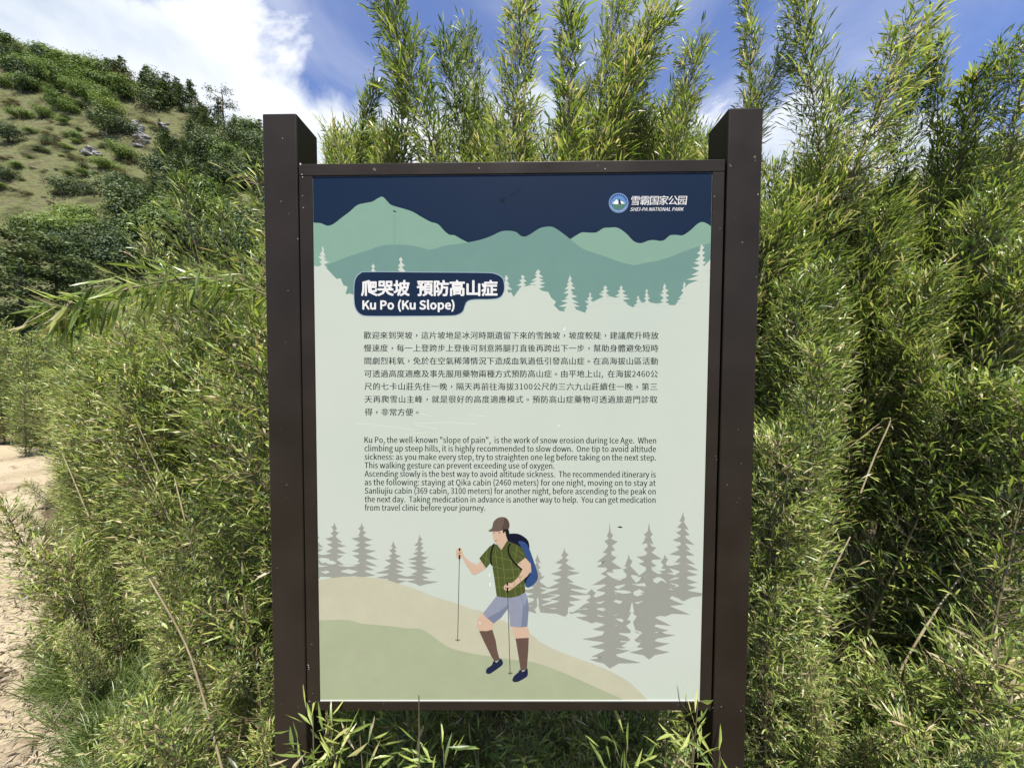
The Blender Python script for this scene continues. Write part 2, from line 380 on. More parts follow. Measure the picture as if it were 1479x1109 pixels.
for a in [('shrub', 83, 158, 28, 'round bright green shrub high on the slope, left of a yellower one', 1.3), ('shrub', 100, 165, 20, 'small yellow-green shrub tucked against a round bright one on the slope', 1.4),
          ('shrub', 104, 202, 17, 'small round green shrub alone on the open meadow of the hill', 1.3), ('shrub', 92, 182, 13, 'tiny dark shrub just above the lone round shrub of the meadow', 1.3),
          ('shrub', 182, 234, 30, 'round vivid green shrub below the scree, the upper of a pair', 1.3), ('shrub', 149, 248, 26, 'round vivid green shrub below the scree, lower left of its pair', 1.3),
          ('dark', 166, 282, 44, 'large dark bush in the middle of the slope below two vivid shrubs', 1.1), ('dark', 92, 284, 38, 'dark spreading bush in the lower meadow with a small one beside it', 1.3),
          ('dark', 127, 282, 20, 'small dark bush right of the spreading bush in the lower meadow', 1.2), ('dark', 11, 208, 34, 'dark bush at the left edge of the meadow', 1.3),
          ('brown', 104, 231, 11, 'small brown shrub in the meadow left of the pale boulders', 1.6), ('brown', 69, 197, 9, 'low brown shrub on the meadow between two green ones', 2.2),
          ('dark', 155, 194, 42, 'big dark green bush left of the scree, front of its thicket', 1.3), ('dark', 180, 196, 34, 'dark green bush touching the scree edge', 1.1),
          ('shrub', 160, 168, 30, 'broad green shrub above the big dark bush by the scree', 1.4), ('shrub', 30, 172, 20, 'rounded green shrub on the upper left meadow', 1.5), ('shrub', 66, 172, 22, 'mid green shrub under the round bright one high on the slope', 1.2),
          ('conifer', 231, 191, 17, 'tiny dark conifer standing between the scree and the forest', 1.0), ('dark', 4, 262, 26, 'dark bush at the left edge below the meadow', 1.4),
          ('brown', 150, 366, 40, 'rust brown shrub among dark trees at the foot of the hill', 1.3), ('brown', 80, 352, 34, 'orange-brown shrub beside the near dark pine', 1.2), ('shrub', 170, 318, 34, 'bright yellow-green bush at the foot of the hill', 1.3), ('shrub', 232, 286, 22, 'small bright green bush at the lower forest edge', 1.2),
          ('dark', 246, 218, 26, 'dark bush at the lower left corner of the hillside forest', 1.7), ('shrub', 120, 256, 14, 'faint grey-green shrub under the brown meadow shrub', 1.5)]:
    place(a[0], a[1], a[2], a[3], a[4], None, a[5])
# ridge thicket at the left
for i in range(66):
    px = rh.uniform(-14, 165); top = 66 + px * .28; py = top + 8 + rh.uniform(0, 1) ** 1.3 * 58 * (1 - px / 400)
    k = rh.choice(['shrub', 'shrub', 'dark', 'shrub', 'conifer'])
    place(k, px, py, rh.uniform(20, 38), {'shrub': 'round green shrub in the thicket along the left part of the ridge', 'dark': 'dark bush in the thicket along the left part of the ridge', 'conifer': 'small dark conifer in the thicket along the left part of the ridge'}[k],
          {'shrub': 'green shrubs of the ridge thicket', 'dark': 'dark bushes of the ridge thicket', 'conifer': 'conifers of the ridge thicket'}[k], rh.uniform(.9, 1.4) if k != 'conifer' else 1.1)
# forest along the ridge and down the right of the slope
cnt = 0
while cnt < 185:
    px = rh.uniform(150, 405); top = 112 + (px - 150) * .30
    py = top + (400 - top) * rh.random() ** 1.25
    if px < 235 and py > 160 + (px - 150) * .1 and py < 285: continue
    if px < 215 + max(0, py - 215) * -.5 and py < 300 and py > 165: continue
    if 150 < px < 262 and 165 < py < 222: continue
    cnt += 1
    k = rh.choices(['conifer', 'dark', 'shrub', 'brown'], [5, 4.5, .9, .3])[0]
    place(k, px, py, rh.uniform(26, 46) * (0.9 + max(0, (py - 150)) / 400), {'shrub': 'lighter green bush among the dark trees of the hillside forest', 'dark': 'dark rounded tree in the forest right of the scree', 'conifer': 'dark pointed conifer in the forest right of the scree', 'brown': 'brownish bush among the trees of the hillside forest'}[k],
          {'shrub': 'lighter bushes in the hillside forest', 'dark': 'rounded trees of the hillside forest', 'conifer': 'conifers of the hillside forest', 'brown': 'brownish bushes in the hillside forest'}[k], rh.uniform(.9, 1.25))
# trees at the foot of the hill
for i in range(44):
    px = rh.uniform(20, 440); py = rh.uniform(330, 425)
    k = rh.choices(['conifer', 'dark', 'brown', 'shrub'], [4, 4, 1, 2])[0]
    place(k, px, py, rh.uniform(36, 66), {'shrub': 'green bush in the belt of trees at the foot of the hill', 'dark': 'dark rounded tree in the belt at the foot of the hill', 'conifer': 'dark conifer in the belt at the foot of the hill', 'brown': 'brown-green bush in the belt at the foot of the hill'}[k],
          {'shrub': 'green bushes at the foot of the hill', 'dark': 'rounded trees at the foot of the hill', 'conifer': 'conifers at the foot of the hill', 'brown': 'brownish bushes at the foot of the hill'}[k], rh.uniform(.9, 1.2))
# low scrub scattered over the meadow
for i in range(100):
    px = rh.uniform(0, 225); py = rh.uniform(150, 300)
    k = rh.choice(['brown', 'brown', 'dark', 'shrub'])
    place(k, px, py, rh.uniform(4, 12), {'brown': 'low brown scrub bush on the open meadow', 'dark': 'low dark scrub bush on the open meadow', 'shrub': 'low green scrub bush on the open meadow'}[k],
          {'brown': 'low brown scrub on the meadow', 'dark': 'low dark scrub on the meadow', 'shrub': 'low green scrub on the meadow'}[k], rh.uniform(1.3, 2.2), name='scrub_bush')
# grey rocks
for i in range(60):
    t = rh.random(); px = 196 + rh.gauss(0, 5) + t * 8; py = 178 + t * 34 + rh.gauss(0, 2)
    if i > 44: px = 131 + rh.gauss(0, 7); py = 221 + rh.gauss(0, 2.5)
    if i > 54: px = 238 + rh.gauss(0, 10); py = 184 + rh.gauss(0, 3)
    p = hill_hit(px, py)
    if p is None: continue
    s = rh.uniform(.3, .95)
    o = obj('hillside_rock', rh.choice(HSTONES), loc=p, category='rock', label='grey rock of the small scree patch on the hill' if i <= 44 else ('pale boulder in the meadow below the scree' if i <= 54 else 'grey rock at the forest edge right of the scree'),
            group='rocks of the scree' if i <= 44 else ('boulders in the meadow' if i <= 54 else 'rocks at the forest edge'))
    o.scale = (s * 1.3, s, s * .8); o.rotation_euler = (rh.uniform(-.3, .3), rh.uniform(-.3, .3), rh.uniform(0, 6))
NPINE = [tmesh('crown', crown_conifer(90 + i, 11000, .42, low=-.02, small=.42), FDARK) for i in range(2)]
# nearer dark pine at the left edge
for (px, base, top, y, lab) in [(28, 470, 318, 22, 'near dark pine at the left edge, the tallest of its clump'), (80, 470, 338, 24, 'near dark pine right of the tallest one at the left edge'), (-22, 470, 330, 20, 'near dark pine cut by the left edge of the photo'), (115, 470, 360, 27, 'smallest dark pine at the right end of the near clump')]:
    b = at(px, base, y); tp = at(px, top, y); h = tp.z + .4
    tree('pine_tree', NPINE[px % 2], TRUNK, Vector((b.x, b.y, -.4)), h, rh, lab, 'pine tree', 'dark pines behind the path', 1.15)

# ------------------------------------------------------------------ the sign
D0, ROT, SK = 0.80, -0.0073, 0.0116
PT_L, PT_R = (-0.5299, -0.4572), (0.4501, 0.5225)
PD, ZT, FT, FB, QT, QB, QL, QR, FL, FR = 0.0835, 0.544, 0.4391, -0.7573, 0.4138, -0.7365, -0.4265, 0.4209, -0.4543, 0.4454
REC = 0.0022
sign = obj('information_sign', None, loc=(0, D0, 0), label='dark brown metal information sign with two posts and a printed trail board', category='sign')
sign.rotation_euler = (0, 0, ROT)
paint_m = mat('brown_paint', (0.021, 0.016, 0.012), 0.45, 0.16)
t = paint_m.node_tree; b = t.nodes['Principled BSDF']; tcn = t.nodes.new('ShaderNodeTexCoord')
pn = t.nodes.new('ShaderNodeTexNoise'); pn.inputs['Scale'].default_value = 7; pn.inputs['Detail'].default_value = 8
t.links.new(tcn.outputs['Object'], pn.inputs['Vector'])
pr = t.nodes.new('ShaderNodeMapRange'); pr.inputs[1].default_value = .3; pr.inputs[2].default_value = .7; pr.inputs[3].default_value = .36; pr.inputs[4].default_value = .52
t.links.new(pn.outputs['Fac'], pr.inputs[0]); t.links.new(pr.outputs[0], b.inputs['Roughness'])
pc = t.nodes.new('ShaderNodeValToRGB'); pc.color_ramp.elements[0].color = (0.0165, 0.012, 0.008, 1); pc.color_ramp.elements[1].color = (0.026, 0.0195, 0.0135, 1)
pc.color_ramp.elements[0].position = .3; pc.color_ramp.elements[1].position = .75
t.links.new(pn.outputs['Fac'], pc.inputs[0]); t.links.new(pc.outputs[0], b.inputs['Base Color'])
fn = t.nodes.new('ShaderNodeTexNoise'); fn.inputs['Scale'].default_value = 900; t.links.new(tcn.outputs['Object'], fn.inputs['Vector'])
fb = t.nodes.new('ShaderNodeBump'); fb.inputs['Strength'].default_value = .25; fb.inputs['Distance'].default_value = .0004
t.links.new(fn.outputs['Fac'], fb.inputs['Height']); t.links.new(fb.outputs[0], b.inputs['Normal'])
def add_box(name, *a, material=paint_m, bev=.0015, parent=sign, **k):
    z = a[4:6]; V, Fc = box_data(a[0], a[1], a[2], a[3], z[0] + EYE, z[1] + EYE, bev, SK)
    me = mesh(name, V, Fc, material, False)
    return obj(name, me, parent, **k)
for a, b_ in (PT_L, PT_R):
    add_box('post', a, b_, 0, PD, -EYE - .3, ZT, bev=.003)
fr = obj('frame', None, sign)
add_box('rail', FL, FR, 0, .04, QT, FT, parent=fr); add_box('rail', FL, FR, 0, .04, FB, QB, parent=fr)
add_box('rail', FL, QL, .0004, .0396, QB + .0002, QT - .0002, parent=fr); add_box('rail', QR, FR, .0004, .0396, QB + .0002, QT - .0002, parent=fr)
for z in (.36, -.16, -.68):
    add_box('bracket', PT_L[1] - .001, FL + .002, .012, .03, z - .02, z + .02, bev=0); add_box('bracket', FR - .002, PT_R[0] + .001, .012, .03, z - .02, z + .02, bev=0)
add_box('back_panel', QL, QR, .032, .036, QB + .001, QT - .001, bev=0)

# poster print: outlines are traced in photo pixels and laid flat on the board
K_ALB = (0.585, 0.555, 0.515)
def art(px, py, dep):
    r = ray(px, py); c, s = math.cos(ROT), math.sin(ROT)
    t = (dep + D0 * c) / (-r.x * s + r.y * c)
    X, Y, Z = r.x * t, r.y * t, r.z * t
    u = X * c + (Y - D0) * s
    return Vector((u, dep, Z + EYE))
def ink(name, srgb, var=0.0, scale=60, rough=.38, k=1.0):
    c = tuple(min(.86, v * q * k) for v, q in zip(lin(srgb), K_ALB))
    if not var: return mat(name, c, rough, .14)
    return noisy(name, [(.3, tuple(v * (1 - var) for v in c)), (.52, c), (.72, tuple(min(.85, v * (1 + var)) for v in c))], scale=scale, detail=9, rough=rough, spec=.14)
board_m = mat('board_print', lin((205, 221, 206)), .4, .14)
bt = board_m.node_tree; bb = bt.nodes['Principled BSDF']; btc = bt.nodes.new('ShaderNodeTexCoord')
bn = bt.nodes.new('ShaderNodeTexNoise'); bn.inputs['Scale'].default_value = 3.0; bn.inputs['Detail'].default_value = 6
bt.links.new(btc.outputs['Object'], bn.inputs['Vector'])
br_ = bt.nodes.new('ShaderNodeValToRGB'); br_.color_ramp.elements[0].position = .3; br_.color_ramp.elements[1].position = .7
br_.color_ramp.elements[0].color = (.392, .428, .352, 1); br_.color_ramp.elements[1].color = (.425, .448, .370, 1)
bt.links.new(bn.outputs['Fac'], br_.inputs[0]); bt.links.new(br_.outputs[0], bb.inputs['Base Color'])
V, Fc = box_data(QL + .0006, QR - .0006, REC, REC + .006, QB + .0012 + EYE, QT - .0006 + EYE, 0, SK)
poster = obj('poster', mesh('poster', V, Fc, board_m), sign, label='pale green printed board with mountains, text and a walking hiker')
lit_ledge_m = mat('lit_ledge_tone', (.36, .37, .35), .3, .5, .0)  # pale tone stands in for sunlight on the ledge below the poster
add_box('lit_ledge_strip', QL + .001, QR - .001, .0005, REC + .0005, QB + .0002, QB + .0022, material=lit_ledge_m, bev=0)  # added strip, coloured to look like the sunlit bottom ledge
_lay = [0]
STEP = 0.000007
XL0, XR0 = 452, 1029
def shape(name, polys, m):
    """each outline becomes a print of its own"""
    for P in polys[:-1]: _shape(name, [P], m)
    return _shape(name, polys[-1:], m)
def _shape(name, polys, m, lay=None):
    """flat printed shape(s) on the board; each poly is a list of photo pixels"""
    _lay[0] += 1; dep = REC - STEP * (_lay[0] if lay is None else lay)
    V = []; Fc = []
    for P in polys:
        _p = [art(x, y, dep) for x, y in P]
        for q in _p:
            q.x = min(max(q.x, QL + .0008), QR - .0008)
            lim = (QB + .0014 + EYE + SK * q.x, QT - .0008 + EYE + SK * q.x); q.z = min(max(q.z, lim[0]), lim[1])
        q2 = []
        for i, q in enumerate(_p):
            a, b = _p[i - 1], _p[(i + 1) % len(_p)]
            if (abs(a.x - q.x) < 1e-7 and abs(b.x - q.x) < 1e-7) or (abs(a.z - q.z) < 1e-7 and abs(b.z - q.z) < 1e-7): continue
            if q2 and (q2[-1] - q).length < 1e-6: continue
            q2.append(q)
        _p = q2
        tris = tessellate_polygon([[Vector((q.x, q.z, 0)) for q in _p]])
        b0 = len(V); V += _p
        for a, b, c in tris:
            n = (V[b0 + b] - V[b0 + a]).cross(V[b0 + c] - V[b0 + a])
            Fc.append((b0 + a, b0 + b, b0 + c) if n.y < 0 else (b0 + a, b0 + c, b0 + b))
    return obj(name, mesh(name, V, Fc, m), poster)
z1 = lambda L: [(440 + x / 4.622, 240 + y / 4.622) for x, y in L]
z2 = lambda L: [(720 + x / 4.622, 240 + y / 4.622) for x, y in L]
z6 = lambda L: [(440 + x / 3.697, 720 + y / 3.697) for x, y in L]
z7 = lambda L: [(740 + x / 3.697, 720 + y / 3.697) for x, y in L]
cm = lambda L, n=5: [(p.x, p.y) for p in catmull([(x, y, 0) for x, y in L], n)]
cmc = lambda L, n=4: [(p.x, p.y) for p in catmull([(x, y, 0) for x, y in L], n, True)]
navy = ink('navy_ink', (26, 46, 74), .08, 4); farg = ink('sage_ink', (146, 186, 167), .02, 30); teal = ink('teal_ink', (124, 165, 155), .03, 20)
pale = board_m
shape('night_sky_print', [[(440, 240), (1040, 240), (1040, 400), (440, 400)]], navy)
shape('mountain_print', [cm(z1([(40, 372), (65, 378), (110, 382), (150, 398), (190, 388), (240, 350), (300, 305), (350, 262), (400, 248), (450, 238), (490, 215), (518, 205), (540, 222), (570, 255), (600, 268), (660, 285), (720, 305), (780, 340), (840, 372), (890, 388), (930, 430), (965, 458), (1000, 462), (1050, 490), (1088, 508)])) + [(690, 420), (440, 420)],
      cm(z2([(470, 494), (480, 488), (520, 462), (560, 443), (610, 445), (655, 442), (700, 415), (740, 411), (795, 412), (850, 448), (890, 490), (920, 510), (955, 514), (1000, 498), (1040, 494), (1080, 500), (1110, 492), (1145, 463), (1190, 460), (1230, 462), (1280, 430), (1330, 385), (1365, 374), (1405, 392), (1440, 420)])) + [(1040, 420), (820, 420)]], farg)
tl = cm(z1([(60, 690), (150, 658), (200, 640), (300, 600), (400, 570), (500, 535), (570, 525), (680, 527), (750, 537), (820, 555), (870, 552), (930, 532), (1010, 521), (1088, 510), (1180, 490), (1250, 465), (1310, 437), (1360, 432), (1410, 440)]) +
        z2([(150, 466), (180, 470), (220, 450), (270, 418), (320, 405), (370, 410), (430, 450), (480, 488), (560, 550), (640, 580), (700, 600), (800, 635), (870, 655), (920, 660), (980, 645), (1060, 632), (1130, 612), (1200, 585), (1290, 550), (1340, 535), (1405, 515), (1450, 505)]))
shape('hills_print', [tl + [(1040, 453), (440, 453)]], teal)
gl = [(440, 384), (453, 384), (472, 388), (486, 403), (492, 402), (496, 412), (502, 414), (499, 425), (506, 424), (515, 428), (600, 395), (700, 395), (728, 425), (738, 422), (742, 429), (748, 420), (754, 415), (770, 411), (783, 420), (792, 422), (796, 430), (803, 436), (800, 441), (808, 449), (815, 450), (819, 440), (826, 436), (832, 447), (845, 452), (850, 440), (862, 433), (880, 428), (893, 431), (900, 437), (914, 444), (925, 437), (940, 437), (955, 440), (975, 441), (982, 432), (990, 425), (984, 420), (995, 410), (1008, 405), (1012, 390), (1040, 375), (1040, 470), (440, 470)]
shape('forest_gap_print', [gl], pale)
def conifer_px(x, top, base, hw, tiers, rs, blade=.5):
    """jagged conifer outline in photo pixels"""
    R = [(x, top)]; L = []
    h = base - top
    for side, out in ((1, R), (-1, L)):
        for i in range(tiers):
            f = (i + .6) / tiers; y = top + h * (.06 + .92 * f) + rs.uniform(-.012, .012) * h; w = hw * (.10 + .95 * f) * rs.uniform(.55, 1.25); th = h / tiers
            up = rs.uniform(-.55, .5) * th
            out.append((x + side * w * .26, y - th * .62)); out.append((x + side * w * .62, y - th * .30 + up * .3)); out.append((x + side * w, y + up * .8 - th * .05))
            out.append((x + side * w * .60, y + th * .10 + up * .3)); out.append((x + side * w * .30, y + th * .16))
    R.append((x, base)); return R + L[::-1]
rs = random.Random(5)
for (x, a, b_, w_, n) in [(466, 355, 390, 10, 5), (539, 381, 402, 8, 3), (579, 371, 402, 11, 4), (731, 397, 428, 12, 4), (755, 397, 420, 10, 4), (777, 389, 418, 16, 5), (823, 397, 452, 17, 8), (852, 422, 446, 9, 4), (874, 412, 440, 14, 5), (897, 412, 440, 14, 5), (922, 427, 444, 8, 3), (934, 417, 440, 8, 4), (960, 409, 444, 12, 5), (1013, 352, 408, 21, 7), (988, 407, 440, 11, 4)]:
    shape('pale_tree_print', [conifer_px(x, a, b_, w_, n, rs)], pale)
greyt = ink('grey_tree_ink', (169, 173, 164), .03, 12); _lay[0] = 2
for (x, a, b_, w_, n) in [(483, 754, 836, 27, 9), (522.5, 754, 836, 30, 9), (568, 781, 846, 26, 8), (606, 771, 846, 23, 10), (456, 760, 836, 20, 8), (815, 791, 890, 38, 10), (880.6, 754, 965, 44, 17), (937.5, 754, 952, 42, 16), (986.7, 738, 868, 30, 12), (776, 800, 886, 26, 9), (855, 850, 900, 30, 5), (908, 800, 912, 40, 8), (960, 800, 890, 36, 7)]:
    shape('grey_tree_print', [conifer_px(x, a, b_, w_ * 1.15, n, rs)], greyt)
for (x, a, b_, w_, n) in [(913, 869, 940, 15, 5), (777, 862, 890, 5, 2), (822, 876, 895, 7, 2)]:
    shape('pale_tree_print', [conifer_px(x, a, b_, w_, n, rs)], pale)
shape('pale_snow_print', [cmc([(876, 826), (884, 834), (895, 836), (905, 833), (897, 829)], 3), cmc([(943, 838), (950, 833), (958, 836), (963, 842), (955, 838), (949, 842)], 3), cmc([(940, 818), (950, 820), (962, 822), (952, 824)], 3), cmc([(886, 853), (900, 852), (912, 855), (900, 857)], 3), cmc([(820, 878), (830, 874), (842, 873), (835, 879), (826, 884)], 3), cmc([(470, 812), (478, 809), (486, 813), (478, 815)], 3), cmc([(500, 812), (512, 810), (520, 813), (508, 816)], 3)], pale)
tan = ink('tan_ink', (211, 212, 186), .05, 14); grn = ink('meadow_ink', (184, 195, 161), .045, 16)
shape('tan_slope_print', [cm([(440, 836)] + z6([(86, 433), (150, 422), (260, 416), (400, 425), (500, 452), (600, 485), (700, 525), (800, 555), (900, 590), (960, 605)]) + z7([(85, 715), (150, 765), (240, 810), (330, 845), (400, 870), (480, 900), (560, 940), (620, 975), (670, 1020), (710, 1062)]), 4) + [(936, 1020), (430, 1020)]], tan)
shape('green_slope_print', [cm([(440, 895)] + z6([(88, 648), (200, 646), (250, 650), (300, 665), (400, 674), (500, 685), (560, 692), (620, 695), (680, 730), (740, 775), (800, 803), (900, 826), (1000, 842), (1100, 857)]) + z7([(100, 870), (200, 900), (300, 940), (400, 985), (500, 1030), (575, 1062)]), 4) + [(900, 1020), (430, 1020)]], grn)
smudge = ink('faded_ink', (184, 192, 162), .03, 30)
for (cx, cy, rx, ry) in [(522, 942, 13, 5), (500, 964, 8, 4), (543, 982, 8, 5), (662, 957, 5, 6), (690, 998, 16, 5), (580, 911, 7, 3)]:
    shape('faded_patch', [[(cx + math.cos(a) * rx * rs.uniform(.6, 1.2), cy + math.sin(a) * ry * rs.uniform(.5, 1.2)) for a in [k * math.pi / 9 for k in range(18)]]], smudge)

# the printed hiker
h_ = lambda L: [(640 + x / 4.107, 730 + y / 4.107) for x, y in L]
skin = ink('skin_ink', (226, 196, 170), .03, 60); shirt = ink('shirt_ink', (86, 98, 50), .10, 50); shirtl = ink('shirt_check_ink', (128, 138, 80)); dark = ink('dark_ink', (26, 27, 32)); sock = ink('sock_ink', (112, 91, 81), .08, 150)
shorts = ink('shorts_ink', (158, 166, 186), .05, 80); shortd = ink('shorts_fold_ink', (132, 142, 166)); capm = ink('cap_ink', (116, 100, 90)); capd = ink('cap_shade_ink', (94, 80, 74)); blue = ink('pack_ink', (58, 88, 140), .05, 80); pnavy = ink('pack_navy_ink', (24, 28, 52)); shoe = ink('shoe_ink', (38, 46, 78), .08, 150); white = ink('white_ink', (242, 244, 245), k=1.15); pole = ink('pole_ink', (70, 76, 76))
hk = [('printed_backpack', [(375, 172), (430, 165), (470, 178), (505, 210), (512, 260), (500, 330), (520, 400), (510, 455), (488, 470), (470, 400), (430, 300), (385, 210)], pnavy, 1),
      ('printed_backpack', [(445, 212), (480, 215), (508, 248), (545, 350), (562, 410), (556, 445), (522, 478), (500, 484), (486, 470), (500, 432), (524, 385), (490, 300), (460, 240)], blue, 1),
      ('printed_face', [(293, 150), (294, 175), (302, 205), (312, 226), (326, 230), (345, 264), (380, 214), (382, 150), (350, 138)], skin, 0),
      ('printed_hair', [(352, 142), (385, 130), (393, 160), (388, 190), (382, 203), (374, 182), (368, 152), (360, 166), (355, 158)], dark, 0),
      ('printed_cap', [(268, 150), (290, 132), (298, 98), (322, 74), (355, 67), (381, 79), (394, 110), (389, 136), (362, 141), (330, 153), (295, 153)], capm, 1),
      ('printed_cap_side', [(345, 143), (360, 105), (362, 72), (382, 82), (393, 112), (388, 135), (365, 140)], capd, 0),
      ('printed_shorts', [(315, 538), (290, 570), (235, 640), (262, 667), (300, 698), (345, 662), (388, 605), (398, 715), (460, 722), (500, 716), (509, 600), (500, 540), (487, 512), (400, 535)], shorts, 0),
      ('printed_shorts_fold', [(262, 667), (300, 698), (345, 662), (388, 605), (380, 590), (330, 630), (290, 650)], shortd, 0),
      ('printed_shorts_fold', [(458, 530), (475, 580), (470, 640), (462, 722), (500, 716), (509, 600), (498, 545), (485, 600), (470, 560)], shortd, 0),
      ('printed_shirt', [(300, 226), (275, 243), (235, 288), (215, 312), (255, 370), (276, 345), (288, 332), (305, 440), (318, 536), (350, 543), (400, 546), (450, 535), (488, 512), (482, 440), (470, 400), (455, 350), (492, 302), (468, 252), (432, 228), (380, 208), (345, 264), (322, 232)], shirt, 0),
      ('printed_arm', [(253, 370), (215, 396), (187, 410), (168, 398), (132, 342), (112, 302), (106, 288), (118, 286), (130, 308), (160, 332), (200, 352), (222, 326)], skin, 0),
      ('printed_hand', [(78, 268), (86, 254), (104, 252), (114, 266), (116, 290), (108, 308), (92, 314), (79, 298)], skin, 1),
      ('printed_arm', [(488, 308), (520, 345), (523, 385), (500, 417), (460, 452), (412, 492), (398, 498), (392, 466), (408, 458), (440, 430), (468, 385), (440, 346)], skin, 0),
      ('printed_hand', [(360, 478), (378, 462), (405, 458), (414, 478), (402, 498), (380, 505), (362, 496)], skin, 1),
      ('printed_knee', [(233, 641), (206, 672), (201, 720), (216, 744), (260, 744), (292, 736), (298, 699), (262, 667)], skin, 0),
      ('printed_knee', [(412, 717), (415, 750), (430, 788), (508, 784), (511, 745), (500, 716), (460, 722)], skin, 0),
      ('printed_sock', [(214, 742), (260, 743), (292, 734), (312, 800), (322, 862), (336, 912), (305, 924), (285, 890), (240, 800)], sock, 0),
      ('printed_sock', [(430, 787), (508, 783), (505, 860), (497, 967), (460, 980), (455, 940), (440, 850)], sock, 0),
      ('printed_shoe', [(254, 985), (260, 965), (288, 945), (300, 920), (318, 930), (340, 906), (354, 925), (350, 945), (310, 975), (277, 996), (258, 993)], shoe, 1),
      ('printed_shoe', [(411, 1030), (422, 1008), (448, 985), (455, 972), (475, 985), (497, 963), (503, 985), (499, 1010), (470, 1030), (440, 1044), (417, 1043)], shoe, 1)]
for nm, P, m_, sm in hk:
    shape(nm, [cmc(h_(P), 3) if sm else h_(P)], m_)
def strip(L, w_):
    P = [Vector((x, y)) for x, y in L]; A = []; B = []
    for i, p in enumerate(P):
        d = (P[min(i + 1, len(P) - 1)] - P[max(i - 1, 0)]).normalized(); n = Vector((-d.y, d.x)) * w_ / 2; A.append((p.x + n.x, p.y + n.y)); B.append((p.x - n.x, p.y - n.y))
    return A + B[::-1]
chk = [strip(h_(l), .7) for l in ([(292, 300), (385, 320), (462, 345)], [(296, 362), (380, 380), (462, 372)], [(304, 425), (390, 430), (476, 420)], [(310, 480), (400, 490), (484, 472)], [(235, 300), (276, 330)], [(425, 250), (480, 290)], [(412, 275), (470, 315)])]
_shape('printed_shirt_check', chk, shirtl)
_shape('printed_shirt_check', [strip(h_(l), .7) for l in ([(310, 262), (322, 380), (340, 538)], [(345, 270), (362, 400), (375, 543)], [(400, 320), (420, 420), (430, 538)], [(445, 360), (458, 440), (465, 525)], [(262, 258), (250, 355)], [(440, 235), (425, 325)])], shirtl)
for l in ([(302, 225), (289, 262), (283, 300), (284, 335), (290, 352)], [(398, 224), (386, 255), (392, 290), (412, 325), (440, 355), (468, 380)]):
    shape('printed_strap', [strip(cm(h_(l), 4), 2.3)], dark)
for tp, gr, bt_, bk in (((98, 252), (97, 316), (86, 805), ((72, 795), (102, 796))), ((381, 455), (382, 516), (398, 1005), ((384, 992), (412, 992)))):
    _shape('printed_pole', [strip(h_([tp, bt_]), .9), strip(h_([bk[0], bk[1]]), 1.0)], pole)
    shape('printed_pole_grip', [strip(h_([tp, gr]), 2.4)], dark)
_shape('printed_fingers', [strip(h_([(80, 275), (108, 272)]), 2.2), strip(h_([(80, 288), (110, 286)]), 2.2), strip(h_([(366, 480), (396, 478)]), 2.4)], skin)
_shape('printed_eyes', [strip(h_([(297, 160), (306, 161)]), .8), strip(h_([(328, 160), (340, 160)]), .8), strip(h_([(306, 207), (320, 208)]), .6)], dark)
_shape('printed_white_marks', [strip(h_([(274, 403), (275, 425)]), 1.6), strip(h_([(278, 455), (279, 480)]), 1.6), strip(h_([(218, 690), (219, 702)]), 1.2)], white)  # white sweat marks printed by the torso, plus a stroke on the knee

# title badge
_lay[0] = 21
badge = cmc(z1([(420, 708), (800, 710), (1180, 713), (1270, 720), (1318, 748), (1331, 790), (1328, 840), (1300, 876), (1240, 887), (1130, 889), (1085, 902), (1068, 932), (1055, 968), (1020, 990), (960, 997), (700, 999), (440, 999), (380, 990), (348, 960), (333, 910), (332, 800), (345, 745), (375, 716)]), 4)
cx_, cy_ = 620, 425
shape('badge_border_print', [[(x + (0.9 if x > cx_ else -.9), y + (.9 if y > cy_ else -.9)) for x, y in badge]], ink('badge_rim_ink', (170, 195, 215)))
shape('badge_print', [badge], navy)

# lettering
try: FONT = bpy.data.fonts.load(os.path.join(bpy.utils.system_resource('DATAFILES'), 'fonts', 'Noto Sans CJK Regular.woff2'))
except Exception: FONT = None
_tc = bpy.data.curves.new('lettering', 'FONT')
if FONT: _tc.font = FONT
_to = bpy.data.objects.new('lettering', _tc)
_cache = {}
_tc.resolution_u = 2; _tc.space_line = 3
def _lines(strings, bold, shear):
    """vertices and faces of each string, set one per line in a single conversion"""
    _tc.body = chr(10).join(strings); _tc.offset = bold; _tc.shear = shear
    me = bpy.data.meshes.new_from_object(_to)
    co = np.empty(len(me.vertices) * 3, dtype=np.float32); me.vertices.foreach_get('co', co); co = co.reshape(-1, 3)
    pol = [tuple(p.vertices) for p in me.polygons]; bpy.data.meshes.remove(me)
    return co, pol
_co, _ = _lines(['國', '國'], 0, 0); _ys = np.sort(_co[:, 1])
PITCHL = float(_co[:, 1].max() - (_co[_co[:, 1] < (_ys[0] + _ys[-1]) / 2][:, 1].max()))
_one = _co[_co[:, 1] > (_ys[0] + _ys[-1]) / 2]; GS = 0.90 / float(_one[:, 1].max() - _one[:, 1].min())
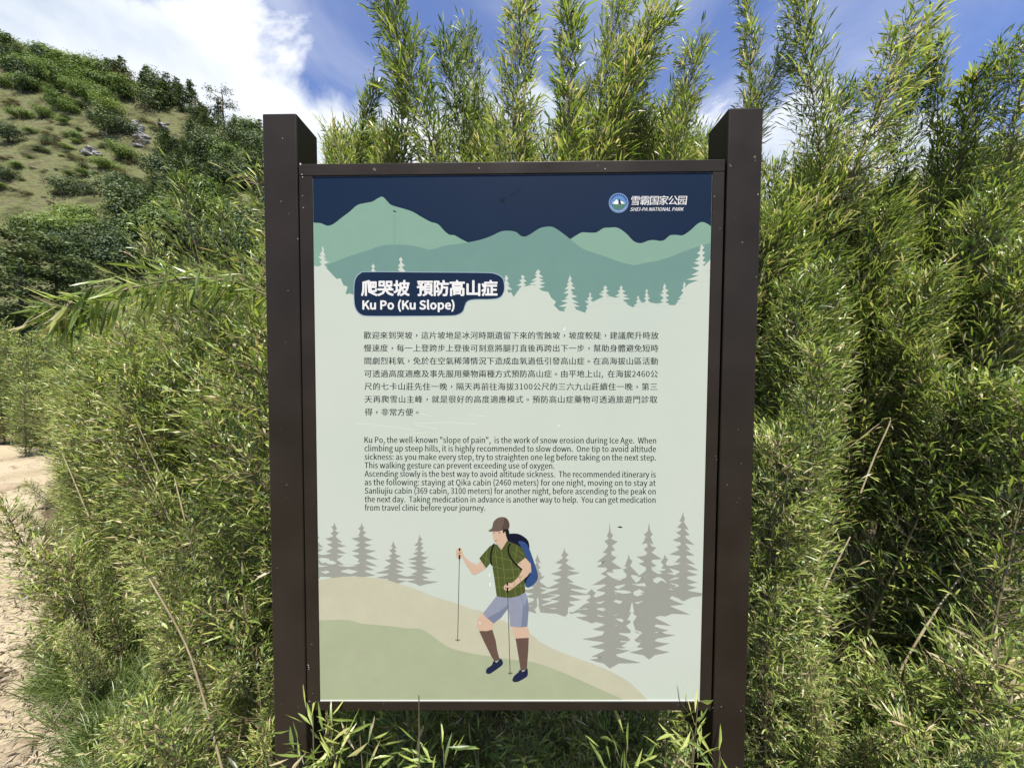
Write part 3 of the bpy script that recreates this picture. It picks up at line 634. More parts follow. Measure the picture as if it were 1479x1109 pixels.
def batch(strings, shear=0.0):
    bold = 0.0
    strings = list(dict.fromkeys(strings))
    co, pol = _lines(strings, bold / GS, shear)
    vi = np.round((-co[:, 1] + PITCHL * .12) / PITCHL + .0).astype(int).clip(0, len(strings) - 1)
    for i, st in enumerate(strings):
        idx = np.where(vi == i)[0]; mp_ = {int(a): k for k, a in enumerate(idx)}
        P = [Vector((co[a, 0] * GS, (co[a, 1] + i * PITCHL) * GS, 0)) for a in idx]
        _cache[(st, bold, shear)] = (P, [])
        _cache[(st, bold, shear)] = (P, mp_)
    byline = [[] for _ in strings]
    for f in pol: byline[vi[f[0]]].append(f)
    for i, st in enumerate(strings):
        P, mp_ = _cache[(st, bold, shear)]
        _cache[(st, bold, shear)] = (P, [tuple(mp_[a] for a in f) for f in byline[i] if all(a in mp_ for a in f)])
def glyphs(s, bold=0.0, res=2, shear=0.0): return _cache[(s, 0.0, shear)]
def lay_text(name, items, m, weight=0.0, copies=2):
    """(pixel outline, faces) pairs -> one flat mesh on the board; weight thickens the strokes by overprinting, in photo pixels"""
    V = []; Fc = []
    offs = [(0, 0)] if not weight else [(-weight / 2, 0), (weight / 2, 0)] if copies == 2 else [(weight / 2 * math.cos(a), weight / 2 * math.sin(a)) for a in [k * 2 * math.pi / copies for k in range(copies)]]
    for ox, oy in offs:
        _lay[0] += 1; dep = REC - STEP * _lay[0]
        for P, G in items:
            b0 = len(V); V += [art(x + ox, y + oy, dep) for x, y in P]
            for g in G:
                a, b, c = (V[b0 + g[k]] for k in range(3)); n = (b - a).cross(c - a)
                Fc.append(tuple(b0 + i for i in (g if n.y < 0 else g[::-1])))
    return obj(name, mesh(name, V, Fc, m), poster)
def line_fit(s, x0, x1, yb, em, bold=0.0, dy=0.0, shear=0.0, sx=None):
    P, G = glyphs(s, bold, 2, shear); a = min(v.x for v in P); b = max(v.x for v in P)
    return ([(x0 + (v.x - a) / (b - a) * (x1 - x0), yb + dy * (v.x - a) / (b - a) - v.y * em) for v in P], G)
def line_cjk(s, x0, x1, yb, em, bold=0.0, dy=0.0, fill=True, shear=0.0):
    adv = [0.56 if ch.isdigit() else .3 if ch in ',' else .45 if ch == ' ' else 1.0 for ch in s]
    tot = sum(adv) - .06; sc = (x1 - x0) / tot; out = []; pen = 0
    for ch, ad in zip(s, adv):
        if ch != ' ':
            P, G = glyphs(ch, bold, 2, shear); ox = oy = 0
            if ch in '，。':
                a = min(v.x for v in P); b = max(v.x for v in P); c = min(v.y for v in P); d = max(v.y for v in P); ox = .5 - (a + b) / 2; oy = (.34 if ch == '，' else .34) - (c + d) / 2
            elif ch.isdigit() or ch == ',':
                ox = .0
            out.append(([(x0 + (pen + (v.x + ox) * em / sc) * sc, yb + dy * pen / tot - (v.y + oy) * em) for v in P], G))
        pen += ad
    return out
cjk = ['歡迎來到哭坡，這片坡地是冰河時期遺留下來的雪蝕坡，坡度較陡，建議爬升時放', '慢速度，每一上登跨步上登後可刻意將腿打直後再跨出下一步，幫助身體避免短時', '間劇烈耗氧，免於在空氣稀薄情況下造成血氧過低引發高山症。在高海拔山區活動',
       '可透過高度適應及事先服用藥物兩種方式預防高山症。由平地上山, 在海拔2460公', '尺的七卡山莊先住一晚，隔天再前往海拔3100公尺的三六九山莊續住一晚，第三', '天再爬雪山主峰，就是很好的高度適應模式。預防高山症藥物可透過旅遊門診取', '得，非常方便。']
eng = ['Ku Po, the well-known "slope of pain",  is the work of snow erosion during Ice Age.  When', 'climbing up steep hills, it is highly recommended to slow down.  One tip to avoid altitude', 'sickness: as you make every step, try to straighten one leg before taking on the next step.',
       'This walking gesture can prevent exceeding use of oxygen.', 'Ascending slowly is the best way to avoid altitude sickness.  The recommended itinerary is', 'as the following: staying at Qika cabin (2460 meters) for one night, moving on to stay at',
       'Sanliujiu cabin (369 cabin, 3100 meters) for another night, before ascending to the peak on', 'the next day.  Taking medication in advance is another way to help.  You can get medication', 'from travel clinic before your journey.']
batch([c for c in ''.join(cjk) + '爬哭坡預防高山症' if c != ' ']); batch(['Ku Po (Ku Slope)'] + eng); batch([c for c in '雪霸国家公园'], .12); batch(['SHEI-PA NATIONAL PARK'], .32)
txt = ink('text_ink', (34, 40, 38)); tmid = txt
lay_text('title_text', line_cjk('爬哭坡 預防高山症', 521.5, 717, 425.2, 23.2), white, 1.5, 8)
lay_text('title_text', [line_fit('Ku Po (Ku Slope)', 524, 656, 446.6, 16.2)], white, 1.2, 6)
for i, s in enumerate(cjk):
    _lay[0] = 2
    yc = 484.3 + 18.45 * i
    x0 = 525 + i * .28; x1 = 951 - i * .3 if i < 6 else x0 + (951 - i * .3 - x0) * 6.94 / 35.94
    lay_text('chinese_text_line', line_cjk(s, x0, x1, yc + 4.3, 11.3, dy=.4), txt, .3)
for i, s in enumerate(eng):
    _lay[0] = 2
    yb = 639.3 + 12.23 * i; x1 = {3: 800.5, 8: 700.8}.get(i, 947.6 - .12 * i)
    lay_text('english_text_line', [line_fit(s, 526.5 + .05 * i, x1, yb, 11.4, dy=1.1 * (x1 - 526) / 421)], txt, .34)
# park emblem and name
_lay[0] = 1
lx, ly = 893.5, 293.3
circ = lambda r, a0=0, a1=360, n=40: [(lx + r * math.cos(math.radians(a0 + (a1 - a0) * k / n)), ly - r * math.sin(math.radians(a0 + (a1 - a0) * k / n))) for k in range(n)]
shape('emblem_print', [circ(14.2)], ink('emblem_rim_ink', (150, 178, 222)))
shape('emblem_print', [circ(13.3)], ink('emblem_ring_ink', (92, 132, 196)))
shape('emblem_print', [circ(10.2)], ink('emblem_sky_ink', (110, 160, 215)))
shape('emblem_print', [[(lx + 10.1 * math.cos(math.radians(a)), ly - 10.1 * math.sin(math.radians(a))) for a in range(185, 356, 10)] + [(lx + 5, ly + 1), (lx, ly + 2), (lx - 6, ly + .5)]], ink('emblem_green_ink', (92, 140, 122)))
shape('emblem_print', [[(lx - 9.6, ly + 1), (lx - 6, ly - 2), (lx - 3, ly - 5.5), (lx, ly - 2), (lx + 5, ly - 2.5), (lx + 9.6, ly + 1), (lx + 4, ly + 1.5), (lx - 4, ly + 2)]], white)
shape('emblem_print', [[(lx - .5, ly + 1.5), (lx + .3, ly - 7.5), (lx + 2, ly - 4), (lx + 3.8, ly + 1.8)]], ink('emblem_peak_ink', (40, 48, 74)))
_shape('emblem_letter_print', [strip([(lx + 10.9 * math.cos(math.radians(a)), ly - 10.9 * math.sin(math.radians(a))), (lx + 12.6 * math.cos(math.radians(a)), ly - 12.6 * math.sin(math.radians(a)))], 1.5) for a in range(25, 160, 15)], ink('emblem_letter_ink', (40, 62, 120)))
_shape('emblem_letter_print', [strip([(lx + 11.3 * math.cos(math.radians(a)), ly - 11.3 * math.sin(math.radians(a))), (lx + 12.3 * math.cos(math.radians(a)), ly - 12.3 * math.sin(math.radians(a)))], .8) for a in range(200, 340, 9)], white)
lay_text('park_name_text', line_cjk('雪霸国家公园', 910, 990.5, 295.3, 14.2, shear=.12, dy=-.5), white, .25)
lay_text('park_name_text', [line_fit('SHEI-PA NATIONAL PARK', 910.2, 988, 305, 6.7, shear=.32, dy=-.3)], white, .2)
# wear on the board and paint
_lay[0] = 4
scr = ink('scratch', (235, 242, 232), k=1.3); drt = ink('grime', (21, 33, 55)); fly = ink('dark_speck', (22, 22, 20)); strk = ink('run_mark', (139, 179, 161))
p3 = lambda L: [(510 + x / 6.43, 460 + y / 6.43) for x, y in L]
shape('scratch_mark', [strip(p3(l), .33) for l in ([(600, 880), (680, 895), (745, 908)], [(560, 975), (700, 968), (900, 962), (1150, 980)], [(15, 970), (200, 985), (400, 1010), (560, 1035)], [(580, 990), (680, 1005), (790, 1028)], [(480, 1080), (560, 1066), (700, 1056)], [(1060, 890), (1225, 908)])], scr)
shape('scratch_mark', [cmc([(813, 476.5), (815, 474), (817, 473), (815, 477)], 3), cmc([(805, 614.5), (808, 613.8), (810, 614.8), (807, 615.5)], 3)], white)
shape('grime_mark', [cmc(z1(l), 3) for l in ([(1303, 222), (1320, 210), (1340, 215), (1335, 245), (1312, 248)], [(1370, 195), (1390, 182), (1410, 172), (1395, 190), (1375, 202)], [(1405, 175), (1420, 160), (1445, 148), (1430, 162)])], drt)
_lay[0] = 6
shape('run_mark', [[(568.2, 311), (571.6, 311), (571.4, 352), (568.0, 352)]], strk)
shape('dark_speck', [cmc(z1([(588, 296), (605, 300), (614, 304), (600, 308)]), 3), cmc([(892, 760.5), (897, 760), (899, 761.8), (895, 762)], 3)], fly)
chip_m = mat('chipped_paint', (.42, .40, .37), .7); rust_m = mat('mud_spot', (.10, .075, .045), .8)
rc = random.Random(3)
def chips(name, spots, m_, dep=-.0006):
    V = []; Fc = []
    for px, py, r in spots:
        P = [art(px + math.cos(a) * r * rc.uniform(.5, 1.3), py + math.sin(a) * r * rc.uniform(.5, 1.3), dep) for a in [k * 2 * math.pi / 7 for k in range(7)]]
        b0 = len(V); V += P; Fc.append(tuple(range(b0, b0 + 7))[::-1])
    return obj(name, mesh(name, V, Fc, m_), sign)
spots = [(434, 237, 1.6), (436, 252, .8), (437, 256, .9), (437, 283, .7), (438, 300, .7), (408, 200, .6), (406, 291, .6), (692, 243, .9), (874, 244, 1.0), (1032, 284, .6), (430, 345, .7), (445, 960, .9), (446, 963, .7), (447, 1012, .8), (446, 966, .6), (452, 1001, .5), (1070, 1026, .5), (466, 748, .5), (450, 930, .5), (1092, 400, .6), (1066, 620, .5), (416, 420, .5), (414, 700, .5), (1040, 330, .5), (1095, 281, .9)]
spots += [(rc.uniform(384, 1098), rc.choice([rc.uniform(238, 250), rc.uniform(1012, 1022)]), rc.uniform(.25, .5)) for _ in range(12)] + [(rc.choice([rc.uniform(400, 425), rc.uniform(446, 458), rc.uniform(1030, 1038), rc.uniform(1055, 1080)]), rc.uniform(300, 960), rc.uniform(.2, .42)) for _ in range(22)]
spots = [s for s in spots if not (s[1] < 250 and (s[0] < 434 or s[0] > 1044) and s[1] > 230)]
chips('paint_chips', spots, chip_m)
chips('mud_spots', [(1090, 227, 2.2), (1091, 232, 1.2), (1055, 240, 1.8), (541, 245, 2.5), (1054, 238, 1.2), (1072, 350, 1.5), (400, 820, 1.4), (1050, 700, 1.2)], rust_m, -.0005)

# ------------------------------------------------------------------ bamboo
BLEAF = leaf_material('bamboo_leaf', [(0.0, (0.035, 0.06, 0.016)), (0.28, (0.095, 0.145, 0.034)), (0.58, (0.24, 0.315, 0.068)), (0.84, (0.43, 0.455, 0.14)), (0.9, (0.38, 0.31, 0.16)), (1.0, (0.52, 0.44, 0.29))], trans=.42, rough=.38, spec=.5, vary=.30)
CULM = noisy('culm_skin', [(0.3, (0.07, 0.06, 0.03)), (0.6, (0.14, 0.125, 0.055)), (0.8, (0.22, 0.17, 0.09))], scale=6, rough=.5, spec=.5)
TWIG = noisy('twig_skin', [(0.3, (0.10, 0.075, 0.045)), (0.7, (0.19, 0.16, 0.08))], scale=9, rough=.6)
STRAW = noisy('dry_cane', [(0.3, (0.1360, 0.1011, 0.0565)), (0.55, (0.2448, 0.2023, 0.1211)), (0.8, (0.3128, 0.2890, 0.2099))], scale=9, rough=.6, spec=.4)
GRASS = leaf_material('grass_blade', [(0.0, (0.0525, 0.0825, 0.0225)), (0.4, (0.1125, 0.1613, 0.0450)), (0.75, (0.1800, 0.2250, 0.0750)), (1.0, (0.3150, 0.3000, 0.1800))], trans=.35, rough=.4, vary=.15)
DEAD = leaf_material('dead_leaf', [(0.0, (0.0750, 0.0525, 0.0338)), (0.5, (0.1950, 0.1575, 0.1050)), (1.0, (0.3600, 0.3225, 0.2550))], trans=.15, rough=.7, spec=.2, vary=.1)

class Leaves:
    """collects blades and builds them as one mesh: every blade has a folded midrib and a drooping tip"""
    def __init__(s): s.p = []; s.d = []; s.L = []; s.W = []; s.r = []; s.t = []; s.g = []
    def add(s, p, d, L, W, r, t, g): s.p.append(p); s.d.append(d); s.L.append(L); s.W.append(W); s.r.append(r); s.t.append(t); s.g.append(g)
    def data(s):
        p = np.array(s.p, dtype=float); d = np.array(s.d, dtype=float); d /= np.linalg.norm(d, axis=1)[:, None]
        L = np.array(s.L)[:, None]; W = np.array(s.W)[:, None]; r = np.array(s.r)[:, None]; g = np.array(s.g)[:, None]
        up = np.tile([0., 0., 1.], (len(p), 1)); side = np.cross(d, up); nn = np.linalg.norm(side, axis=1)[:, None]; side = np.where(nn > .05, side / np.maximum(nn, 1e-6), [1., 0, 0])
        nor = np.cross(side, d); sd = side * np.cos(r) + nor * np.sin(r); no = np.cross(sd, d)
        dn = np.array([0, 0, -1.])
        m = p + d * L * .42 + dn * g * L * .12
        q = p + d * L * .74 + dn * g * L * .42
        tip = p + d * L * .97 + dn * g * L
        V = np.stack([p, m - sd * W * .5 + no * W * .14, m, m + sd * W * .5 + no * W * .14, q - sd * W * .3, q + sd * W * .3, tip], axis=1).reshape(-1, 3)
        F_ = np.array([[0, 1, 2], [0, 2, 3], [1, 4, 2], [2, 4, 5], [2, 5, 3], [4, 6, 5]])
        Fc = (F_[None] + np.arange(len(p))[:, None, None] * 7).reshape(-1, 3)
        return V, Fc, np.repeat(np.array(s.t), 7)
    def mesh(s, name, m):
        V, Fc, T = s.data(); me = bpy.data.meshes.new(name)
        me.vertices.add(len(V)); me.vertices.foreach_set('co', V.astype(np.float32).ravel())
        me.loops.add(Fc.size); me.loops.foreach_set('vertex_index', Fc.astype(np.int32).ravel())
        me.polygons.add(len(Fc)); me.polygons.foreach_set('loop_start', np.arange(0, Fc.size, 3, dtype=np.int32)); me.polygons.foreach_set('loop_total', np.full(len(Fc), 3, dtype=np.int32))
        me.update(calc_edges=True); me.materials.append(m)
        at_ = me.attributes.new('tint', 'FLOAT', 'POINT'); at_.data.foreach_set('value', T.astype(np.float32))
        return me
def leaf_tint(r, dead=.09):
    return r.uniform(.88, 1.0) if r.random() < dead else min(.84, max(.0, r.gauss(.48, .22)))
def cane_meshes(seed, H, leafy=.3, bl=.15, ll=.055, lw=.0062, nodes=26, whorl=7, bend=.12, wind=(0, 0, 0), dead=.09, r0=.0055, up=.75, spl=.62):
    """one bamboo cane: culm with nodes, whorls of short branchlets pressed upward, each ending in a spray of blades"""
    r = random.Random(seed); LV = Leaves(); wind = Vector(wind)
    bd = Vector((r.uniform(-1, 1), r.uniform(-1, 1), 0)).normalized() * bend * H if bend else Vector((0, 0, 0))
    C = lambda t: Vector((bd.x * (t * t - t), bd.y * (t * t - t), H * t)) + Vector((math.sin(t * 7 + seed), math.cos(t * 6 + seed), 0)) * .006 * H * t
    n = 22; V, Fc = tube([C(k / n) for k in range(n + 1)], [r0 * (1 - .8 * k / n) * (1.18 if k % 2 else 1) for k in range(n + 1)], 6)
    TV = []; TF = []
    for i in range(nodes):
        t = leafy + (1 - leafy) * (i + r.uniform(-.2, .2)) / nodes; t = min(t, .99); p0 = C(t); sd = (C(min(t + .03, 1)) - C(t - .03)).normalized()
        env = min(1, (t - leafy) / .12 + .45) * (1 - .38 * max(0, (t - .55) / .45) ** 1.5)
        for k in range(int(whorl * r.uniform(.7, 1.25))):
            a = r.uniform(0, 6.283); o = sd.orthogonal().normalized(); o.rotate(Quaternion(sd, a))
            L = bl * env * r.uniform(.45, 1.2); e = up * r.uniform(.6, 1.25)
            d = (sd * e + o * (1.15 - e * .4)).normalized()
            d2 = (d + sd * .5 + wind * .5).normalized()
            pts = [p0, p0 + d * L * .5, p0 + d * L * .5 + d2 * L * .5]
            v, f = tube(pts, [.0012, .0009, .0006], 3); b0 = len(TV); TV += v; TF += [tuple(x + b0 for x in q) for q in f]
            nl = r.randint(4, 7)
            for j in range(nl):
                s_ = .25 + .75 * (j + 1) / nl; pp = pts[0].lerp(pts[1], s_ * 2) if s_ < .5 else pts[1].lerp(pts[2], s_ * 2 - 1)
                q = Vector((r.gauss(0, 1), r.gauss(0, 1), r.gauss(0, 1))).normalized()
                ld = (d2 * 1.0 + q * spl + wind * .9 + Vector((0, 0, .1))).normalized() if j < nl - 1 else (d2 + q * .2 + wind * .6).normalized()
                LV.add(pp, ld, ll * r.uniform(.5, 1.35), lw * r.uniform(.6, 1.25), r.gauss(0, .55), leaf_tint(r, dead), r.uniform(0, .32))
    for k in range(8):
        q = Vector((r.gauss(0, .3), r.gauss(0, .3), 1)); LV.add(C(1) - Vector((0, 0, .01 * k)), (q + wind * .5).normalized(), ll * r.uniform(.7, 1.3), lw * .9, r.uniform(0, 3), leaf_tint(r, dead), .1)
    return mesh('culm', V, Fc, CULM, True), mesh('branchlets', TV, TF, TWIG), LV.mesh('foliage', BLEAF), H, len(LV.p)

TALL = [cane_meshes(100 + i, 1.9, .30, .15, .052, .0064, 50, 12, .22, spl=.8) for i in range(5)]
SLIM = [cane_meshes(120 + i, 1.9, .30, .085, .052, .0062, 46, 8, .15, up=1.0, spl=.7) for i in range(2)]
WINDY = [cane_meshes(130 + i, 1.8, .42, .16, .05, .0060, 38, 11, .10, wind=(.26, 0, .1), spl=1.05) for i in range(3)]
BUSHY = [cane_meshes(140 + i, 1.25, .12, .17, .045, .0062, 30, 12, .10, up=.6, spl=.95) for i in range(5)]
FINE = [cane_meshes(160 + i, 1.2, .10, .15, .040, .0056, 30, 12, .10, wind=(-.3, 0, .05), up=.6, spl=.9) for i in range(4)]
TUFT = [cane_meshes(170 + i, .6, .05, .14, .045, .0060, 16, 12, .15, up=.6, dead=.14, spl=1.0) for i in range(4)]
DRYT = [cane_meshes(180 + i, .55, .1, .13, .05, .0065, 11, 7, .2, up=.5, dead=.75) for i in range(2)]
rb = random.Random(77)
def zone(px, py, names=('upper', 'middle', 'lower'), cuts=(400, 700)):
    return names[0] if py < cuts[0] else names[1] if py < cuts[1] else names[2]
def cane(var, base, tip, label, group=None, roll=None, name='bamboo_cane', cat='bamboo', fat=1.0):
    me_c, me_t, me_l, H, _ = var; base = Vector(base); tip = Vector(tip); d = tip - base; s = d.length / H
    o = obj(name, None, loc=base, label=label, category=cat, group=group); o.empty_display_size = .1
    q = Vector((0, 0, 1)).rotation_difference(d.normalized()) @ Quaternion((0, 0, 1), rb.uniform(0, 6.28) if roll is None else roll)
    o.rotation_mode = 'QUATERNION'; o.rotation_quaternion = q; o.scale = (s * fat, s * fat, s)
    obj('culm', me_c, o); obj('branchlets', me_t, o, kind='stuff'); obj('foliage', me_l, o, kind='stuff')
    return o
def plume(var, bx, tx, ty, y, label, group=None, roll=None, by=None, fat=1.0):
    """cane whose tip is seen at (tx, ty); its stem passes px column bx at frame-top height"""
    tip = at(tx, ty, y)
    mid = at(bx, 232 if by is None else by, y + .05)
    d = (tip - mid); k = (mid.z - 0.0) / max(d.z, .05); k = min(k, 3.0)
    base = mid - d * k; base.x = mid.x - max(-.5, min(.5, d.x * k)); base.y = y + .15; base.z = 0
    # two straight pieces make the lean: keep the visible lean, root anywhere below
    L = (tip - mid).length
    root = mid - (tip - mid).normalized() * max(.9, 1.9 - L)
    if root.z < 0: root = mid - (tip - mid).normalized() * (mid.z / max((tip - mid).normalized().z, .2))
    o = cane(var, root, tip, label, group, roll, fat=fat * 1.15)
    return o
# tall plumes against the sky
P_ = [(TALL[0], 618, 545, -35, 1.75, 'thickest bamboo plume above the left half of the board, leaning up to the left', 1.0),
      (SLIM[0], 533, 550, 122, 1.9, 'short slim bamboo shoot against the white cloud, nearest the left post', 1.1),
      (SLIM[1], 572, 580, 108, 1.8, 'small bamboo shoot just left of the thick leaning plume', 1.3),
      (TALL[1], 648, 640, 66, 1.9, 'mid-height bamboo plume with a blunt top behind the board', .9),
      (TALL[2], 668, 672, 46, 2.0, 'narrow-topped bamboo plume left of the tall leaning one', .8),
      (TALL[3], 705, 755, -8, 1.8, 'tall dark bamboo plume leaning right above the middle of the board', 1.0),
      (SLIM[0], 800, 822, 8, 1.75, 'slender single bamboo plume standing apart above the middle of the board', 1.3),
      (TALL[0], 872, 902, -18, 1.85, 'tall bamboo plume running out of the photo top, beside the slender one', .85),
      (TALL[1], 905, 958, 12, 1.75, 'broad dark bamboo plume leaning right above the right half of the board', 1.05),
      (TALL[2], 925, 925, 60, 2.0, 'bushy bamboo plume behind the broad dark one', 1.0),
      (TALL[3], 952, 1004, 66, 1.8, 'bamboo plume leaning right beside the right post, separate from the others', .8),
      (SLIM[1], 1062, 1068, -25, 2.0, 'thin upright bamboo plume rising straight above the right post', 1.0),
      (WINDY[0], 1060, 1132, 88, 1.9, 'short yellow-green bamboo spray leaning right just behind the right post', .7),
      (TALL[0], 1150, 1148, -10, 1.8, 'tall straight dark bamboo plume right of the right post', .9),
      (WINDY[1], 1225, 1322, 30, 1.75, 'large windswept bamboo plume with blades combed to the right', 1.05),
      (SLIM[0], 1348, 1344, 62, 1.9, 'thin upright bamboo plume just right of the windswept one', 1.1),
      (WINDY[2], 1190, 1232, 130, 1.95, 'bamboo plume with arched tip left of the windswept one', 1.0),
      (TALL[3], 1320, 1325, 110, 2.0, 'bamboo plume filling the gap behind the windswept one', 1.0),
      (SLIM[1], 1400, 1412, 108, 1.85, 'short slim bamboo tip near the right edge, left of a taller one', 1.4),
      (WINDY[0], 1395, 1448, 84, 1.8, 'tall bamboo tip near the right edge of the photo', .9),
      (WINDY[1], 1440, 1490, 60, 1.7, 'bamboo plume cut by the right edge of the photo', 1.0)]
for var, bx, tx, ty, y, lab, fat in P_:
    plume(var, bx, tx, ty, y, lab, None, roll=rb.uniform(-.5, .5) if var in WINDY else None, fat=fat)
# thicket behind the board
for i in range(42):
    px = rb.uniform(470, 1040); y = rb.uniform(1.8, 3.0); ty = 125 + 95 * rb.random() ** .7 if 590 < px < 990 else rb.uniform(190, 235)
    tip = at(px + rb.uniform(-25, 35), ty, y); base = Vector((tip.x + rb.uniform(-.3, .3), y + rb.uniform(-.1, .3), .0 if tip.z < 2.3 else tip.z - 2.2))
    cane(rb.choice(TALL), base, tip, 'leafy bamboo cane in the dense growth right behind the board', 'bamboo canes behind the board')
for i in range(20):
    px = rb.uniform(440, 1040); y = rb.uniform(1.5, 2.6)
    b_ = Vector((at(px, 600, y).x, y, 0)); cane(rb.choice(BUSHY), b_, b_ + Vector((rb.uniform(-.3, .3), rb.uniform(-.2, .2), rb.uniform(.8, 1.5))), 'low leafy bamboo in the shade behind the board', 'low bamboo behind the board', name='rear_bamboo')  # single low canes, same kind of plant as the nearer ones
for i in range(7):
    px = rb.uniform(1108, 1180); y = rb.uniform(1.8, 2.6); tip = at(px, rb.uniform(235, 300), y)
    cane(rb.choice(TALL), (tip.x + rb.uniform(-.1, .2), y + .1, max(0, tip.z - 2.1)), tip, 'bamboo cane filling the gap just right of the right post top', 'bamboo canes in the gap by the right post')
# thicket on the right
def top_right(px): return interp(px, [(1080, 305), (1120, 300), (1180, 275), (1260, 250), (1330, 250), (1400, 220), (1479, 195), (1700, 150)])
CL = [(1120, 1.75, 0), (1175, 1.45, 120), (1215, 2.1, 0), (1270, 1.75, 60), (1300, 2.4, 0), (1335, 1.5, 150), (1375, 2.0, 20), (1420, 1.6, 90), (1455, 2.2, 0), (1490, 1.4, 170), (1530, 1.8, 60), (1590, 1.5, 100), (1130, 1.35, 300), (1440, 1.3, 330), (1500, 1.25, 380)]
for i in range(118):
    cx_, cy0, off = CL[i % len(CL)]
    px = cx_ + rb.gauss(0, 20); y = cy0 * rb.uniform(.93, 1.1)
    ty = top_right(px) + off + abs(rb.gauss(0, 55)) - 10
    tip = at(px, ty, y); lean = rb.uniform(-.05, .45)
    base = Vector((tip.x - lean * .8, y + rb.uniform(-.1, .35), 0)); Ln = (tip - base).length
    if Ln > 2.3: base = tip + (base - tip).normalized() * 2.1
    if px < 1100: continue
    if tip.z < .7: continue
    cane(rb.choice(WINDY + WINDY + TALL[:2]) if Ln > 1.5 else rb.choice(BUSHY + WINDY[:1]), base, tip, 'right thicket bamboo cane with tip in its %s, %s' % (zone(px, ty, ('top fringe', 'upper half', 'middle'), (260, 400)), 'near the post' if px < 1210 else 'midway across' if px < 1350 else 'by the photo edge'), 'bamboo canes of the right thicket', roll=rb.uniform(-.6, .6))
for i in range(34):
    y = rb.uniform(2.7, 4.6); x = rb.uniform(.55, 1.75) * y; h = rb.uniform(1.1, 2.3)
    cane(rb.choice(TALL + BUSHY), (x, y, 0), (x + rb.uniform(-.2, .4), y + rb.uniform(-.2, .2), h), 'bamboo cane far back in the right thicket, seen through its gaps', 'bamboo canes deep in the right thicket', name='rear_bamboo')  # single canes built from the thicket's own meshes
# low growth at the lower right
for i in range(46):
    px = rb.uniform(1085, 1600); py = rb.uniform(830, 1190); y = EYE / max(.2, (py - 532) / F); y = min(y, 2.4) * rb.uniform(.78, 1.0); y = max(.92, y)
    x = (px - 740) / F * y
    if x < .58: x = .60 + rb.uniform(0, .1)
    h = rb.uniform(.3, .72); v_ = rb.choice(TUFT + TUFT + BUSHY[:2])
    if 1150 < px < 1380 and y > 1.3: continue
    cane(v_, (x, y, -.02), (x + rb.uniform(-.22, .22), y + rb.uniform(-.3, .1), h), 'low leafy bamboo shoot on the ground right of the sign, %s' % ('beside the post' if x / y < .85 else 'midway to the edge' if x / y < 1.15 else 'at the photo edge'), 'low bamboo shoots right of the sign', name='bamboo_shoot')
# shoots hard against the right post, all the way up
for i in range(16):
    z = rb.uniform(.3, 1.7); y = rb.uniform(1.0, 1.4); x = (1108 - 740) / F * y + rb.uniform(0, .16)
    cane(rb.choice(BUSHY), (x + rb.uniform(0, .2), y + .15, max(0, z - .9)), (x, y, z + .1), 'leafy bamboo cane growing close behind the right post', 'bamboo canes close to the right post')
# left thicket
def top_left(px): return interp(px, [(-60, 470), (40, 455), (90, 450), (130, 425), (180, 380), (215, 340), (262, 285), (300, 310), (340, 330), (372, 262), (400, 240)])
P2 = [(265, 262, 1.7, 'bamboo tip standing highest in the left thicket'), (372, 250, 1.5, 'bamboo tip touching the outer side of the left post'), (318, 300, 1.8, 'bamboo tip between the highest one and the left post'), (215, 335, 1.8, 'bamboo tip on the left shoulder of the thicket')]
for px, py, y, lab in P2:
    tip = at(px, py, y); cane(rb.choice(FINE), (tip.x + .3, y + .2, .5), tip, lab, roll=rb.uniform(-.5, .5), fat=.75)
for i in range(105):
    px = rb.uniform(70, 400); f_ = rb.random(); y = 1.15 + 2.1 * f_
    if px < 200: y = max(y, 1.5 + (200 - px) / 110)
    ty = top_left(px) + (75 if px > 190 else 30) + (1 - f_) * rb.uniform(0, 400) + rb.random() ** 1.5 * 110
    tip = at(px, ty, y)
    if tip.z < .5: continue
    base = Vector((tip.x + rb.uniform(.0, .45), y + rb.uniform(-.05, .35), 0)); Ln = (tip - base).length
    if Ln > 1.9: base = tip + (base - tip).normalized() * 1.8
    cane(rb.choice(FINE + BUSHY[:2]), base, tip, 'left thicket bamboo cane with tip in its %s, %s' % (zone(px, ty, ('top fringe', 'upper half', 'lower half'), (440, 600)), 'nearest the path' if px < 170 else 'midway to the sign' if px < 290 else 'against the sign post'), 'bamboo canes of the left thicket', roll=rb.uniform(-.7, .7))
for i in range(30):
    px = rb.uniform(88, 165); y = rb.uniform(1.9, 3.2) + max(0, 100 - px) / 90; tip = at(px, rb.uniform(470, 800), y)
    if tip.z < .45: continue
    cane(rb.choice(FINE), (tip.x + rb.uniform(.1, .3), y + rb.uniform(0, .2), max(0, tip.z - 1.4)), tip, 'leafy bamboo cane overhanging the path edge', 'bamboo canes overhanging the path', roll=rb.uniform(-.7, .7))
# low growth at the lower left, beside the path
for i in range(96):
    y = rb.uniform(1.15, 3.9); u = rb.uniform(0, 1) ** (1.6 if i % 2 else .7)
    xe = interp(y, EDGE); x = xe + .16 + u * (-.68 * y - xe)
    h = rb.uniform(.25, .7)
    cane(rb.choice(TUFT + FINE), (x, y, -.02), (x - rb.uniform(-.15, .18), y + rb.uniform(-.25, .1), h), 'low leafy bamboo shoot on the ground %s' % ('at the path edge' if x / y < -1.15 else 'between path and sign' if x / y < -.9 else 'beside the left sign post'), 'low bamboo shoots left of the sign', roll=rb.uniform(-.6, .6), name='bamboo_shoot')
